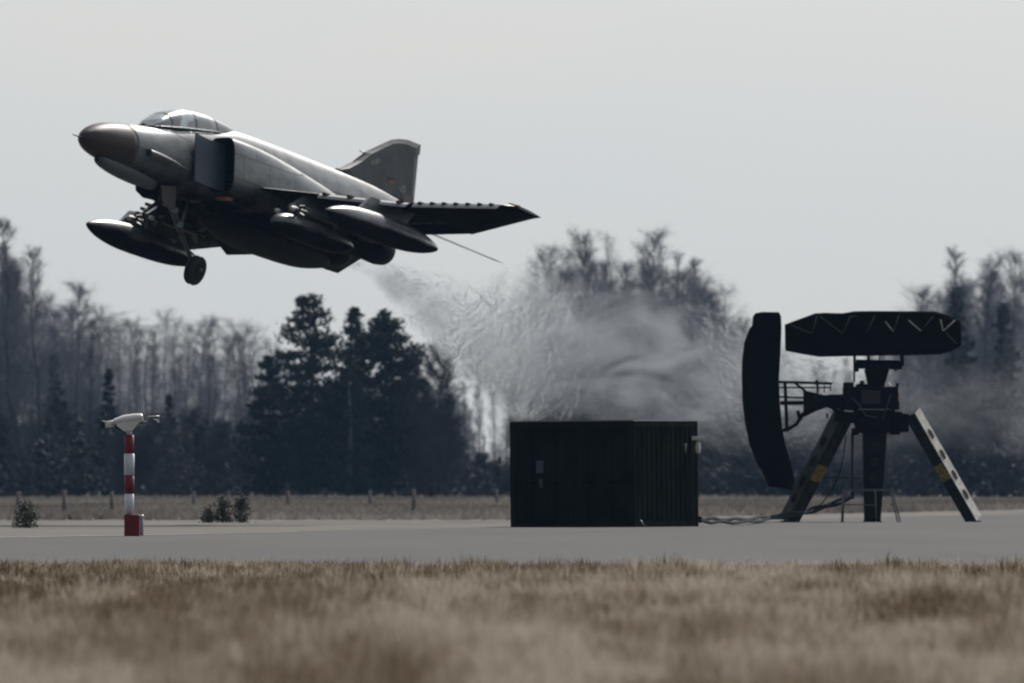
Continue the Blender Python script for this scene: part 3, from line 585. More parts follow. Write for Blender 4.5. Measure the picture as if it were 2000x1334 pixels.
# wings
def zc_w(y): return -.17 + (max(0, abs(y)-4.05))*.13
def le(y): return 6.9+1.24*(abs(y)-1.35)
def te(y): return float(np.interp(abs(y), [0,4.05,5.86], [12.85,13.55,13.9]))
def wing_sec(y, sy, l0, t0_, th, n=9, droop=0):
    top = []; bot = []
    for k in range(n):
        u = k/(n-1); u = u**1.5; s = l0+(t0_-l0)*u; h = th*2.6*(math.sqrt(max(u,0))*.9)*(1-u)**.9*.62+.006
        top.append(B(s, y*sy, zc_w(y)+h*.62-droop*u)); bot.append(B(s, y*sy, zc_w(y)-h*.38-droop*u))
    return top + bot[::-1]
for sy in (1, -1):
    b = MB(); rings = []
    for y in (.6, 1.35, 2.0, 2.7, 3.4, 4.0): rings.append(wing_sec(y, sy, le(y) if y > 1 else 6.0, te(y)-.0 if y < 1.4 else te(y)-.62, .30-.045*y))
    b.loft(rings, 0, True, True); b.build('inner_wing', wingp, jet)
    b = MB(); rings = []
    for y in (4.03, 4.6, 5.2, 5.62, 5.84): rings.append(wing_sec(y, sy, le(y)-(.14 if y < 5.8 else -.1), te(y), .13-.012*(y-4), droop=max(.06, .24-.11*(y-4))))
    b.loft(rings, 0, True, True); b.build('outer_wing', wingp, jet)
    b = MB(); rings = []                           # trailing edge flap, lowered
    for y in (1.5, 4.0):
        s0 = te(y)-.60; rings.append([B(s0, y*sy, zc_w(y)+.05), B(s0+.60, y*sy, zc_w(y)-.20), B(s0+.60, y*sy, zc_w(y)-.22), B(s0, y*sy, zc_w(y)-.06)])
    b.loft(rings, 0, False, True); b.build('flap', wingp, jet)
    for (ya, yb, nb) in ((2.45, 3.98, 4), (4.12, 5.6, 7)):
        b = MB(); rings = []
        for y in np.linspace(ya, yb, 5):
            s0 = le(y)-(.30 if y > 4.05 else .22); z0 = zc_w(y)-.03
            rings.append([B(s0, y*sy, z0-.10), B(s0+.06, y*sy, z0-.02), B(s0+.24, y*sy, z0+.045), B(s0+.24, y*sy, z0+.025), B(s0+.08, y*sy, z0-.06)])
        b.loft(rings, 0, False, True)
        sl_ = b.build('slat', mat('slat_paint', (.30, .31, .33), .3), jet)
        for y in np.linspace(ya+.12, yb-.12, nb):
            c_ = MB(); c_.box(B(le(y)-.10, y*sy, zc_w(y)-.015), (.34, .07, .07)); c_.build('slat_bracket', black_m, sl_)
    b = MB(); b.tube([B(le(5.7)-.1, 5.80*sy, zc_w(5.8)+.02), B(le(5.7)+.35, 5.86*sy, zc_w(5.85)+.02)], [.02,.03], 8); b.build('wingtip_light', red_m if sy > 0 else mat('green_lens', (.02,.2,.06), .3), jet)
    # drop tank
    def body_rev(tab, y, zc, n=28):
        bb = MB(); bb.loft([[B(s, y+r_*math.cos(2*math.pi*k/n), (zc(s) if callable(zc) else zc)+r_*math.sin(2*math.pi*k/n)) for k in range(n)] for s, r_ in tab], 0, True, True); return bb
    tk = [(0,.012),(.08,.06),(.35,.145),(.8,.235),(1.4,.30),(2.1,.33),(3.4,.33),(4.3,.30),(5.0,.235),(5.5,.15),(5.8,.075),(5.92,.02)]
    tk2 = [(6.68+r_[0]*1.025, r_[1]*1.10) for r_ in smooth_table([(a_, b_) for a_, b_ in tk], 3)]
    tz = -.90
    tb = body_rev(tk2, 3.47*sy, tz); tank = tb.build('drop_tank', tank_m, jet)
    b = MB(); b.prism([(8.4,-.56),(10.9,-.56),(11.4,-.2),(8.95,-.18)], -.05, .05, lambda s, z, a, sy=sy: B(s, 3.47*sy+a, z)); b.build('pylon', wingp, jet)
    # inboard pylon with pod and two missiles
    b = MB(); b.prism([(7.3,-1.0),(9.6,-1.0),(10.0,-.2),(8.1,-.2),(7.3,-.6)], -.06, .06, lambda s, z, a, sy=sy: B(s, 2.08*sy+a, z)); b.build('pylon', wingp, jet)
    pod = [(0,.02),(.05,.10),(.25,.2),(.6,.265),(1.1,.29),(3.0,.29),(3.6,.24),(4.1,.12),(4.25,.03)]
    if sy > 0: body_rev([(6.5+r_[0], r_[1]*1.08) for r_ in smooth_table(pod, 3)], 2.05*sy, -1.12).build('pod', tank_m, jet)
    for yo, ds in ((1.82, 0.75), (2.36, 0.55)):
        b = MB(); y = yo*sy; zz = -.76
        b.loft([[B(s+ds, y+r_*math.cos(2*math.pi*k/14), zz+r_*math.sin(2*math.pi*k/14)) for k in range(14)] for s, r_ in ((6.3,.01),(6.33,.04),(6.42,.062),(9.1,.064),(9.15,.05))], 0, True, True)
        mis = b.build('missile', mat('missile_grey', (.03,.032,.035), .5), jet)
        c_ = MB(); c_.loft([[B(s+ds, y+r_*math.cos(2*math.pi*k/14), zz+r_*math.sin(2*math.pi*k/14)) for k in range(14)] for s, r_ in ((6.25,.008),(6.28,.045),(6.34,.060),(6.42,.060))], 0, True, True); c_.build('seeker_head', white_m, mis)
        for k in range(4):
            a = math.pi/4+k*math.pi/2
            for s0, s1, sp_ in ((6.62, 6.78, .17), (8.7, 9.12, .26)):
                c_ = MB(); u = Vector((0, math.cos(a), math.sin(a)))
                c_.beam(B(s0+ds, y, zz)+u*.05, B(s1+ds, y, zz)+u*sp_, .012, .22, up=(1,0,0), d2=.06); c_.build('missile_fin', mis.data.materials[0], mis)
        b = MB(); b.box(B(7.9+ds, y, zz+.1), (1.8, .07, .12)); b.beam(B(7.9+ds, y, zz+.12), B(7.9+ds, 2.08*sy, -.62), .5, .06, up=(0,0,1)); b.build('launch_rail', wingp, jet)
    # tailplane (anhedral)
    b = MB(); rings = []
    for f, l0, t1 in ((0, 15.4, 18.1), (.5, 16.5, 18.25), (1, 17.45, 18.45)):
        y = .42+2.05*f; z = .60-.43*(y-.42)
        rings.append([B(l0, y*sy, z), B(l0+(t1-l0)*.35, y*sy, z+.015), B(t1, y*sy, z), B(l0+(t1-l0)*.35, y*sy, z-.015)])
    b.loft(rings, 0, False, True); b.build('tailplane', mat('tailplane_dark', (.03,.033,.038), .8, spec=.1), jet)
    # main gear doors and folding leg under the wing
    if sy > 0: continue
    b = MB(); y = 2.2; b.prism([px2(362,470,-y), px2(372,488,-y), px2(428,480,-y), px2(428,452,-y)], -.02, .02, lambda s, z, a, sy=sy, y=y: B(s, y*sy+a, z)); b.build('gear_door', wingp, jet)
    y = 1.35; b = MB(); b.prism([px2(425,460,-y), px2(428,478,-y), px2(444,498,-y), px2(503,497,-y), px2(520,470,-y)], -.02, .02, lambda s, z, a, sy=sy, y=y: B(s, y*sy+a, z)); b.build('gear_door', wingp, jet)
# centre line tank
ct = [(0,.01),(.1,.08),(.6,.22),(1.3,.34),(2.2,.41),(4.2,.42),(5.4,.37),(6.2,.26),(6.8,.13),(7.0,.03)]
body_rev([(6.35+r_[0], r_[1]) for r_ in smooth_table(ct, 3)], 0, -1.0).build('centre_tank', mat('centre_tank_olive', (.014,.013,.011), .6, var=.3, spec=.1), jet)
b = MB(); b.prism([(8,-.5),(12,-.5),(11.8,-.7),(8.4,-.7)], -.06, .06, lambda s, z, a: B(s, a, z)); b.build('centre_pylon', wingp, jet)
# fin
fpts = [px2(655,333,0), px2(690,314,0), px2(712,297,0), px2(745,281,0), px2(765,272.5,0), px2(780,271,0), px2(797,273,0), px2(822,283,0), px2(820,302,0), px2(817,303,0), px2(808,400,0)]
fpts = fpts + [(fpts[-1][0]-.1, 1.05), (13.9, 1.2)]
b = MB(); n = len(fpts); cx_ = sum(p[0] for p in fpts)/n; cz_ = sum(p[1] for p in fpts)/n
mid = [(cx_+(p[0]-cx_)*.80, cz_+(p[1]-cz_)*.80) for p in fpts]
def tfin(z): return max(.02, .11-.035*(z-1.1))
vs = [B(p[0],0,p[1]) for p in fpts]+[B(p[0], tfin(p[1]), p[1]) for p in mid]+[B(p[0], -tfin(p[1]), p[1]) for p in mid]
fs = [tuple(range(n, 2*n)), tuple(range(3*n-1, 2*n-1, -1))]+[(i,(i+1)%n,n+(i+1)%n,n+i) for i in range(n)]+[((i+1)%n,i,2*n+i,2*n+(i+1)%n) for i in range(n)]
b.add(vs, fs); fin = b.build('tail_fin', fin_p, jet)
b = MB(); s0, z0 = px2(712,299,0); b.tube([B(s0+.1,0,z0), B(s0-.28,0,z0+.02)], [.03,.01], 6); b.build('fin_probe', steel_m, fin)
def finplate(name, pts, m, off=.125):
    b = MB(); q = [px2(x, y_, .08) for x, y_ in pts]
    b.prism(q, 0, .006, lambda s, z, a: B(s, tfin(z)+.004+a, z)); return b.build(name, m, fin)
finplate('rudder_base_patch', [(783,378),(806,384),(804,399),(786,396)], mat('bare_metal_brown', (.075,.055,.045), .5))
finplate('fin_marking', [(722,316),(740,308),(744,316),(726,325)], mat('faded_marking', (.15,.16,.175), .6, scale=9, var=.4))
finplate('fin_marking', [(776,368),(790,360),(793,376),(782,378)], mat('faded_marking', (.15,.16,.175), .6))
finplate('flag_black', [(757,346),(770,349),(770,352),(757,349)], black_m)
finplate('flag_red', [(757,349.3),(770,352.3),(770,355.6),(757,352.6)], red_m)
finplate('flag_gold', [(757,353),(770,356),(770,359),(757,356)], gold_m)
b = MB(); s0, z0 = px2(660,333,0); b.box(B(s0+.05,0,z0-.02), (.3,.08,.14)); b.build('fin_root_inlet', black_m, jet, bevel=.02)
# nose gear
piv = px2(316,352,0); wh = px2(381,528,0)
b = MB(); pA = B(piv[0],0,piv[1]); pW = B(wh[0],0,wh[1]); b.tube([pA, pA.lerp(pW,.55), pA.lerp(pW,.56), pW], [.085,.085,.05,.05], 12); b.tube([pW+Vector((0,-.2,0)), pW+Vector((0,.2,0))], .045, 8)
leg = b.build('nose_gear_leg', steel_m, jet)
b = MB(); b.tube([pA.lerp(pW,.55), B(piv[0]+1.5,0,-.5)], .035, 8); b.tube([pA.lerp(pW,.35)+Vector((.1,0,0)), pA.lerp(pW,.62)+Vector((.14,0,0))], .03, 8); b.tube([pA.lerp(pW,.62)+Vector((.14,0,0)), pA.lerp(pW,.9)+Vector((.02,0,0))], .03, 8); b.build('drag_brace', steel_m, leg)
CAM_B = Matrix.Rotation(R(-20), 3, 'X')
for y in (-.062, .062):
    b = MB(); rings = []; n = 26
    for dy, r_ in ((-.045,.22),(-.055,.30),(-.04,.365),(0,.385),(.04,.365),(.055,.30),(.045,.22)):
        rings.append([pW+CAM_B@Vector((r_*math.cos(2*math.pi*k/n), y+dy, r_*math.sin(2*math.pi*k/n))) for k in range(n)])
    b.loft(rings, 0, True, False); wheel = b.build('nose_wheel', tyre_m, leg)
    b = MB(); b.tube([pW+CAM_B@Vector((0,y-.06,0)), pW+CAM_B@Vector((0,y+.06,0))], .225, 20); b.build('wheel_rim', burnt_m, leg)
b = MB(); q = [px2(265,352,-.15), px2(266,372,-.15), px2(280,386,-.15), px2(305,392,-.15), px2(312,352,-.15)]; b.prism(q, -.17, -.13, lambda s, z, a: B(s, a, z)); b.build('nose_gear_door', jp, jet)
b = MB(); q = [px2(314,362,.3), px2(318,402,.3), px2(341,408,.3), px2(343,364,.3)]; b.prism(q, .28, .32, lambda s, z, a: B(s, a, z)); b.build('nose_gear_door', tan_m, jet)
b = MB(); b.tube([pA.lerp(pW,.34)+Vector((.06,.1,0)), pA.lerp(pW,.34)+Vector((.13,.1,0))], .08, 12); b.tube([pA.lerp(pW,.5)+Vector((.06,.1,0)), pA.lerp(pW,.5)+Vector((.13,.1,0))], .08, 12); b.build('landing_light', mat('lens_glass', (.16,.2,.24), .3), leg)
b = MB(); b.prism([px2(278,354,.05),px2(255,357,.05),px2(278,358,.05)], -.01, .01, lambda s, z, a: B(s, a, z)); b.build('blade_antenna', jp, jet)
b = MB(); b.prism([(5.6,.86),(5.85,.9),(5.95,1.15),(5.65,1.12)], -.665, -.60, lambda s, y, a: B(s, y, a-.01)); b.build('intake_warning_mark', red_m, jet)
b = MB(); b.box(B(6.9,.0,-.66), (.5,.02,.16)); b.build('blade_antenna', jp, jet)

# ------------------------------------------------------------------ green container
DC = 400.0; kc = F/DC
cont_m = mat('container_green', (.0115, .0142, .0105), .95, scale=1.2, var=.3, spec=.0)
cont_d = mat('container_dark', (.003, .004, .0035), .8, spec=.05)
th_ = R(15); Lf = 3.05; Ls = 6.06; Hc = 2.56
base_c = Vector((tx(1240, DC), DC, .0))            # near corner
cont = empty('shipping_container', base_c, 'dark green corrugated shipping container standing on the taxiway', 'container')
cont.rotation_euler = (0, R(-.55), 0)
ux = Vector((-math.cos(th_), math.sin(th_), 0)); uy = Vector((math.sin(th_)*1.0, math.cos(th_), 0)).normalized()
uy = Vector((math.sin(th_), math.cos(th_), 0)); z_ = Vector((0,0,1))
# front (door) end runs from the corner along ux, long side along uy
def corr_wall(b, o0, u, nrm, L, z0, z1, pitch, dep):
    x = 0; prof = [(0, 0)]
    while x < L-pitch:
        prof += [(x+pitch*.28, 0), (x+pitch*.42, -dep), (x+pitch*.78, -dep), (x+pitch*.92, 0)]; x += pitch
    prof.append((L, 0)); n = len(prof)
    vs = [o0+u*a+nrm*d_+z_*z0 for a, d_ in prof]+[o0+u*a+nrm*d_+z_*z1 for a, d_ in prof]
    b.add(vs, [(i, i+1, n+i+1, n+i) for i in range(n-1)])
nf = Vector((-math.sin(th_), -math.cos(th_), 0)); ns_ = Vector((math.cos(th_), -math.sin(th_), 0))
cor = ux*0
b = MB()
corr_wall(b, uy*.08-ns_*.02, uy, ns_, Ls-.16, .16, Hc-.10, .46, .07); b.build('side_wall', cont_m, cont)
b = MB(); corr_wall(b, ux*Lf+uy*.08+ns_*.02, uy, -ns_, Ls-.16, .16, Hc-.10, .21, .045); b.build('side_wall', cont_m, cont)
b = MB(); corr_wall(b, uy*Ls+ux*.08-uy*.02, ux, uy, Lf-.16, .16, Hc-.10, .21, .045); b.build('end_wall', cont_m, cont)
rc = Matrix((( -math.cos(th_), math.sin(th_), 0), (math.sin(th_), math.cos(th_), 0), (0,0,1))).transposed(); rc = Matrix([ [ux.x, uy.x, 0],[ux.y, uy.y, 0],[0,0,1]])
def cbox(b, a, c, z, d, mi=0): b.box(ux*a+uy*c+z_*z, d, rc, mi)
b = MB()
for a in (.06, Lf-.06):
    for c in (.06, Ls-.06): cbox(b, a, c, Hc/2, (.14, .14, Hc))
for z in (.09, Hc-.07):
    for a in (.06, Lf-.06): cbox(b, a, Ls/2, z, (.115, Ls-.3, .14))
    for c in (.06, Ls-.06): cbox(b, Lf/2, c, z, (Lf-.3, .115, .14))
b.build('frame', cont_m, cont)
b = MB(); cbox(b, Lf/2, Ls/2, Hc+.012, (Lf-.04, Ls-.04, .03)); b.build('roof', mat('roof_pale', (.20, .22, .22), .5), cont)  # much paler than the walls, seen as a thin line along the top
for k, (a0, a1) in enumerate(((.14, Lf/2-.012), (Lf/2+.012, Lf-.14))):
    b = MB(); o0 = ux*a0+uy*.05; corr_wall(b, o0, ux, nf, a1-a0, .18, Hc-.16, .34, .03); dr = b.build('door', cont_m, cont)
    for j in (.28, .72):
        c_ = MB(); p = ux*(a0+(a1-a0)*j)+uy*.0; c_.tube([p+z_*.14, p+z_*(Hc-.12)], .018, 8); lb = c_.build('locking_bar', cont_d, dr)
        c_ = MB(); c_.box(p+z_*1.1-uy*.03, (.3,.03,.05), rc); c_.build('handle', cont_d, lb)
b = MB(); a_ = (1240-1056)/kc/math.cos(th_); b.box(ux*a_-uy*.03+z_*1.49, (.17,.012,.30), rc); b.build('notice_plate', mat('blue_grey_notice', (.05,.075,.10), .4), cont)
b = MB(); a_ = (1240-1058)/kc/math.cos(th_); b.box(ux*a_-uy*.03+z_*1.10, (.09,.012,.22), rc); b.build('notice_plate', mat('dim_notice', (.025,.032,.035), .5), cont)
ww = mat('lamp_white', (.62,.62,.6), .4)
q = ns_*.16+uy*(Ls-.55)+z_*(Hc-.42)
b = MB(); b.box(q, (.3,.2,.09)); b.tube([q-z_*.08, q-z_*.22-uy*.04, q-z_*.36-uy*.04], [.05,.085,.06], 12); b.build('flood_lamp', ww, cont, bevel=.01)
q = ns_*.06+uy*(Ls-1.4)+z_*(Hc-.66); b = MB(); b.tube([q-z_*.1, q+z_*.12], .03, 8); b.build('side_lamp', mat('lamp_dim', (.12,.16,.14), .4), cont)
q = nf*.2-ux*.18+z_*.0; b = MB(); b.tube([q+z_*.2-ux*0, q+z_*.02-ux*.12], .022, 6); b.build('tie_down_peg', steel_m, cont)

# ------------------------------------------------------------------ radar on tripod
DR = Dg(1021.5); kr = F/DR
rad_o = empty('approach_radar', (tx(1705, DR), DR, 0), 'black green approach radar with one flat and one upright dish on a tripod', 'radar')
def Q(px, py, dy=0.0):
    """local point on the radar: pixel in the plane at distance DR, then dy metres away"""
    return Vector(((px-1705)/kr, dy, (1021.5-py)/kr))
rm = mat('radar_green_black', (.0045, .0058, .0055), .85, scale=2, var=.3, spec=.05)
rm2 = mat('radar_brace', (.045, .052, .046), .5, scale=2)
hm_ = mat('radar_pedestal', (.004, .0055, .008), .7, scale=3, var=.3, spec=.12)
legd = mat('leg_green', (.028, .032, .033), .75, scale=4, var=.3, spec=.1)
legw = mat('leg_pale_sunlit', (.36, .355, .335), .55, scale=6, col2=(.60,.59,.55))  # sunlit brightness of the right leg's outer face put into the colour
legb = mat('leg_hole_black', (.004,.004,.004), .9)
def dish(name, outline, d0, d1, m, bars):
    cx0 = sum(p[0] for p in outline)/len(outline); cy0 = sum(p[1] for p in outline)/len(outline)
    b = MB(); n = len(outline); rings = []
    for dy, f in ((d0, .965), (d0+.06, 1.0), (d1-.06, 1.0), (d1, .965)):
        rings.append([Q(cx0+(x-cx0)*f if f < 1 else x, cy0+(y-cy0)*f if f < 1 else y, dy) for x, y in outline])
    b.loft(rings, 0, False, True); o = b.build(name, m, rad_o)
    return o
flat = [(1533,634),(1548,628),(1592,612),(1610,611),(1645,612),(1668,608),(1700,607.5),(1824,608),(1850,614),(1875,627),(1877,654),(1877,676),(1858,686),(1838,692),(1770,694),(1700,695),(1640,696),(1600,697),(1565,691),(1534,685)]
azd = dish('azimuth_dish', flat, -.45, .45, rm, None)
b = MB()                                           # rim rails and lattice standing proud of the dish front
yy = -.50
ptsu = [(1536,636),(1592,617),(1668,613),(1824,613),(1872,630)]; ptsl = [(1536,655),(1600,651),(1700,649),(1824,648),(1872,650)]
for a_, c_ in ((ptsu, .022), (ptsl, .022), ([(1536,680),(1600,692),(1700,690),(1838,687),(1872,672)], .022)):
    b.tube([Q(x, y, yy) for x, y in a_], c_, 6)
b.build('front_rails', rm, azd)
zig = [(1545,635),(1585,652),(1595,618),(1600,618),(1645,652),(1660,618),(1675,618),(1692,650),(1708,616),(1728,628),(1744,648),(1755,616),(1774,626),(1798,647),(1822,618),(1836,624),(1841,647),(1864,626)]
for i in range(len(zig)-1):
    if i in (2, 6, 8, 11, 14): continue
    b = MB(); b.tube([Q(*zig[i], yy-.03), Q(*zig[i+1], yy-.03)], .020, 6); b.build('lattice_strut', legw if i in (9,12,15,16) else rm2, azd)
b = MB(); b.beam(Q(1724,610,yy-.04), Q(1724,692,yy-.04), .12, .05, up=(0,1,0)); b.build('upright_rib', rm, azd); b = MB(); b.beam(Q(1672,612,yy-.02), Q(1672,692,yy-.02), .05, .05, up=(0,1,0)); b.build('upright_rib', rm, azd); b = MB(); b.tube([Q(1846,650,yy-.02), Q(1868,672,yy-.02)], .022, 6); b.build('lattice_strut', rm2, azd)
vert = [(1475,612),(1488,609.5),(1521,610),(1525,618),(1526,640),(1524,690),(1521,740),(1523,790),(1528,840),(1534,870),(1542,897),(1549,922),(1552,938),(1546,957),(1522,953),(1500,950),(1492,928),(1476,900),(1464,868),(1455,825),(1450,780),(1449,730),(1450,700),(1454,668),(1464,642),(1469,636),(1471,618)]
eld = dish('elevation_dish', vert, -.55, .55, rm, None)
b = MB()
for y in np.linspace(640, 930, 11):
    xl = np.interp(y, [612,668,730,780,868,928,950], [1476,1456,1451,1452,1466,1494,1502]); xr = np.interp(y, [612,740,840,897,938], [1524,1520,1527,1541,1551]); b.beam(Q(xl+2, y, -.56), Q(xr-2, y+2, -.56), .03, .03, up=(0,1,0))
b.build('ribs', rm, eld)
# truss arm and feed horn to the upright dish
b = MB()
b.beam(Q(1518,746,-.1), Q(1625,749,-.1), .07, .07); b.beam(Q(1518,757,.2), Q(1622,757,.2), .04, .05)
b.beam(Q(1533,744,0), Q(1537,838,0), .09, .08); b.beam(Q(1518,775,0), Q(1570,777,0), .05, .05); b.beam(Q(1524,787,-.1), Q(1572,787,-.1), .11, .08)
b.beam(Q(1550,746,0), Q(1578,768,0), .06, .06); b.beam(Q(1597,748,0), Q(1597,768,0), .06, .05); b.beam(Q(1610,750,0), Q(1610,767,0), .03, .05); b.beam(Q(1622,750,0), Q(1622,764,0), .03, .05)
b.beam(Q(1595,742,0), Q(1595,752,0), .09, .09)
b.tube([Q(1526,842,0), Q(1540,838,0), Q(1556,828,0), Q(1566,812,0), Q(1590,797,0), Q(1615,786,0)], [.045,.05,.05,.06,.10,.12], 8); b.tube([Q(1532,836,0), Q(1538,842,0), Q(1528,840,0)], .04, 6)
b.beam(Q(1558,802,0), Q(1562,818,0), .10, .08)
b.build('truss_arm', hm_, rad_o)
b = MB()
b.loft([[Q(1569,762,-.28), Q(1569,800,-.28), Q(1569,812,.28), Q(1569,762,.28)], [Q(1612,772,-.14), Q(1612,796,-.14), Q(1612,796,.14), Q(1612,772,.14)], [Q(1650,774,-.12), Q(1650,792,-.12), Q(1650,792,.12), Q(1650,774,.12)]], 0, False, True)
b.build('feed_horn', hm_, rad_o)
# pedestal
b = MB(); b.box(Q(1700,777,0), (1.48,1.0,.60)); b.box(Q(1657,759,-.1), (.28,.5,.34)); b.box(Q(1690,757,-.15), (.5,.5,.2)); b.box(Q(1640,784,0), (.62,.5,.38)); b.box(Q(1658,796,-.1), (.5,.5,.16)); b.build('gearbox', hm_, rad_o, bevel=.03)
b = MB(); b.box(Q(1700,776,-.53), (.5,.06,.36)); b.build('gearbox_cover', mat('cover_blue_black', (.016,.019,.028), .5), rad_o, bevel=.01)
b = MB(); b.loft([[Q(x, 722, 0)+Vector((0, y_, 0)) for x, y_ in ((1688,-.3),(1737,-.3),(1737,.3),(1688,.3))], [Q(x, 748, 0)+Vector((0,y_,0)) for x, y_ in ((1694,-.22),(1729,-.22),(1729,.22),(1694,.22))], [Q(x, 768, 0)+Vector((0,y_,0)) for x, y_ in ((1697,-.22),(1724,-.22),(1724,.22),(1697,.22))]], 0, False, True); b.build('neck', hm_, rad_o, bevel=.02)
b = MB(); b.tube([Q(1672,711,-.05), Q(1762,713,-.05)], .125, 12); b.box(Q(1712,716,0), (.62,.5,.2)); b.build('tilt_shaft', hm_, rad_o)
b = MB(); b.beam(Q(1669,692,-.1), Q(1669,722,-.1), .07, .3); b.box(Q(1672,723,-.1), (.14,.2,.09)); b.build('yoke', hm_, rad_o); b = MB(); b.beam(Q(1761,692,-.1), Q(1762,714,-.1), .10, .3); b.beam(Q(1762,711,-.1), Q(1746,722,-.1), .10, .3); b.build('yoke', hm_, rad_o); b = MB(); b.beam(Q(1696,692,-.1), Q(1696,706,-.1), .08, .2); b.build('mount_bracket', hm_, rad_o); b = MB(); b.beam(Q(1718,692,0), Q(1718,706,0), .03, .05); b.build('mount_bracket', hm_, rad_o)
b = MB(); b.box(Q(1738,778,-.1), (.28,.5,.34)); b.box(Q(1752,792,0), (.12,.4,.22)); b.box(Q(1739,760,0), (.2,.3,.06)); b.tube([Q(1728,786,-.36), Q(1728,786,-.28)], .06, 10); b.build('motor_box', hm_, rad_o, bevel=.015)
b = MB(); b.box(Q(1752,773,-.33), (.11,.1,.2)); b.build('amber_lamp', mat('amber_lens', (.45,.22,.03), .35), rad_o, bevel=.02)
b = MB(); b.tube([Q(1708,800,0), Q(1708,830,0), Q(1708,846,0)], [.52,.56,.42], 16); b.beam(Q(1735,826,0), Q(1775,826,0), .5, .5, up=(0,1,0)); b.beam(Q(1630,812,0), Q(1690,818,0), .30, .5); b.box(Q(1748,842,-.1), (.28,.3,.2)); b.box(Q(1740,812,-.1), (.62,.4,.22)); b.box(Q(1670,843,-.1), (.2,.2,.2)); b.tube([Q(1750,822,-.3), Q(1750,822,-.22)], .05, 8); b.build('hub', hm_, rad_o, bevel=.03)
for px, py, w_, h_, d_ in ((1683,747,.12,.10,.3),(1672,806,.16,.14,.5),(1726,806,.2,.12,.5),(1744,803,.1,.2,.4),(1668,736,.05,.3,.1),(1752,752,.08,.10,.3),(1712,862,.1,.05,.3),(1628,798,.10,.12,.3),(1615,812,.05,.14,.2)):
    b = MB(); b.box(Q(px, py, -.3), (w_, d_, h_)); b.build('bracket', hm_, rad_o, bevel=.01)
b = MB(); b.tube([Q(1640,776,-.3), Q(1655,770,-.45), Q(1676,790,-.56), Q(1690,812,-.6), Q(1712,816,-.6)], .022, 6); b.build('wiring', mat('pipe_grey', (.03,.036,.045), .5), rad_o)
b = MB(); b.tube([Q(1735,748,-.3), Q(1742,760,-.45), Q(1733,790,-.56), Q(1722,820,-.62)], .02, 6); b.build('wiring', mat('pipe_grey', (.03,.036,.045), .5), rad_o)
# tripod legs: box beams with a front and an outer face, round lightening holes
def leg(name, p0, p1, w0, w1, dep, out_dir, outer_mat, face_mat, holes, patch=None):
    """beam from p0 (top) to p1 (foot); turned so its outer face shows"""
    p0 = Vector(p0); p1 = Vector(p1); ax = (p1-p0).normalized(); yv = Vector((0,1,0))
    o = Vector(out_dir); o = (o-ax*o.dot(ax)).normalized(); n2 = ax.cross(o).normalized()
    if n2.y > 0: n2 = -n2                          # n2: broad face towards camera
    b = MB(); vs = []
    for p, w_ in ((p0, w0), (p1, w1)):
        for i, j in ((-1,-1),(1,-1),(1,1),(-1,1)): vs.append(p + o*i*w_/2 + n2*j*dep/2)
    b.add(vs, [(0,3,2,1),(4,5,6,7),(0,1,5,4),(2,3,7,6),(3,0,4,7)], 0); b.add([vs[1],vs[2],vs[6],vs[5]], [(0,1,2,3)], 1)
    lg = b.build(name, [face_mat, outer_mat], rad_o)
    L_ = (p1-p0).length
    for t in holes:
        c_ = MB(); w_ = w0+(w1-w0)*t; c = p0+(p1-p0)*t + o*(w_/2+.001); n = 14
        ring = lambda q_, s_: [c+o*q_+(ax*math.cos(2*math.pi*k/n)*.15*s_+n2*math.sin(2*math.pi*k/n)*dep*.26*s_) for k in range(n)]
        c_.loft([ring(.002,1.0), ring(.012,1.0), ring(.012,.8), ring(.003,.8)], 0, False, True); c_.build('lightening_hole', legb, lg)
    if patch:
        t, m = patch; c_ = MB(); c = p0+(p1-p0)*t + n2*(dep/2+.004); w_ = (w0+(w1-w0)*t)*.47; hl = .24
        c_.add([c-o*w_-ax*hl+o*.0, c+o*w_-ax*hl, c+o*w_+ax*hl, c-o*w_+ax*hl, c-o*w_-ax*hl+n2*.004, c+o*w_-ax*hl+n2*.004, c+o*w_+ax*hl+n2*.004, c-o*w_+ax*hl+n2*.004], [(0,3,2,1),(4,5,6,7),(0,1,5,4),(1,2,6,5),(2,3,7,6),(3,0,4,7)]); c_.build('yellow_notice', m, lg)
    f = MB(); f.box((p1.x, p1.y, .03), (w1*1.15, dep*1.2, .06)); f.build('foot_pad', face_mat, lg)
    return lg
ylw = bpy.data.materials.new('worn_yellow_notice'); ylw.use_nodes = True; n = ylw.node_tree; l = n.links.new; b_ = n.nodes['Principled BSDF']; t_ = n.nodes.new('ShaderNodeTexCoord'); v_ = n.nodes.new('ShaderNodeTexNoise'); v_.inputs['Scale'].default_value = 16; v_.inputs['Detail'].default_value = 2; r_ = n.nodes.new('ShaderNodeValToRGB'); r_.color_ramp.elements[0].position = .40; r_.color_ramp.elements[0].color = (.10,.08,.02,1); r_.color_ramp.elements[1].position = .5; r_.color_ramp.elements[1].color = (.34,.25,.05,1); l(t_.outputs['Object'], v_.inputs['Vector']); l(v_.outputs['Fac'], r_.inputs[0]); l(r_.outputs[0], b_.inputs['Base Color']); b_.inputs['Roughness'].default_value = .7
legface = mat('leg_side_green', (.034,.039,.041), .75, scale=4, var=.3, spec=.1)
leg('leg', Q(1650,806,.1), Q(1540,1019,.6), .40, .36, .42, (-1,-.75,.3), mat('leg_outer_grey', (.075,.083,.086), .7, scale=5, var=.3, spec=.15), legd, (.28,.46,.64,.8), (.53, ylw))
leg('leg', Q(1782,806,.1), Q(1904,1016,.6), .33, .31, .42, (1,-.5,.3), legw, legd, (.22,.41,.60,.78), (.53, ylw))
leg('leg', Q(1709,820,-.1), Q(1702,1019,-1.2), .70, .44, .34, (1,0,0), hm_, hm_, ())
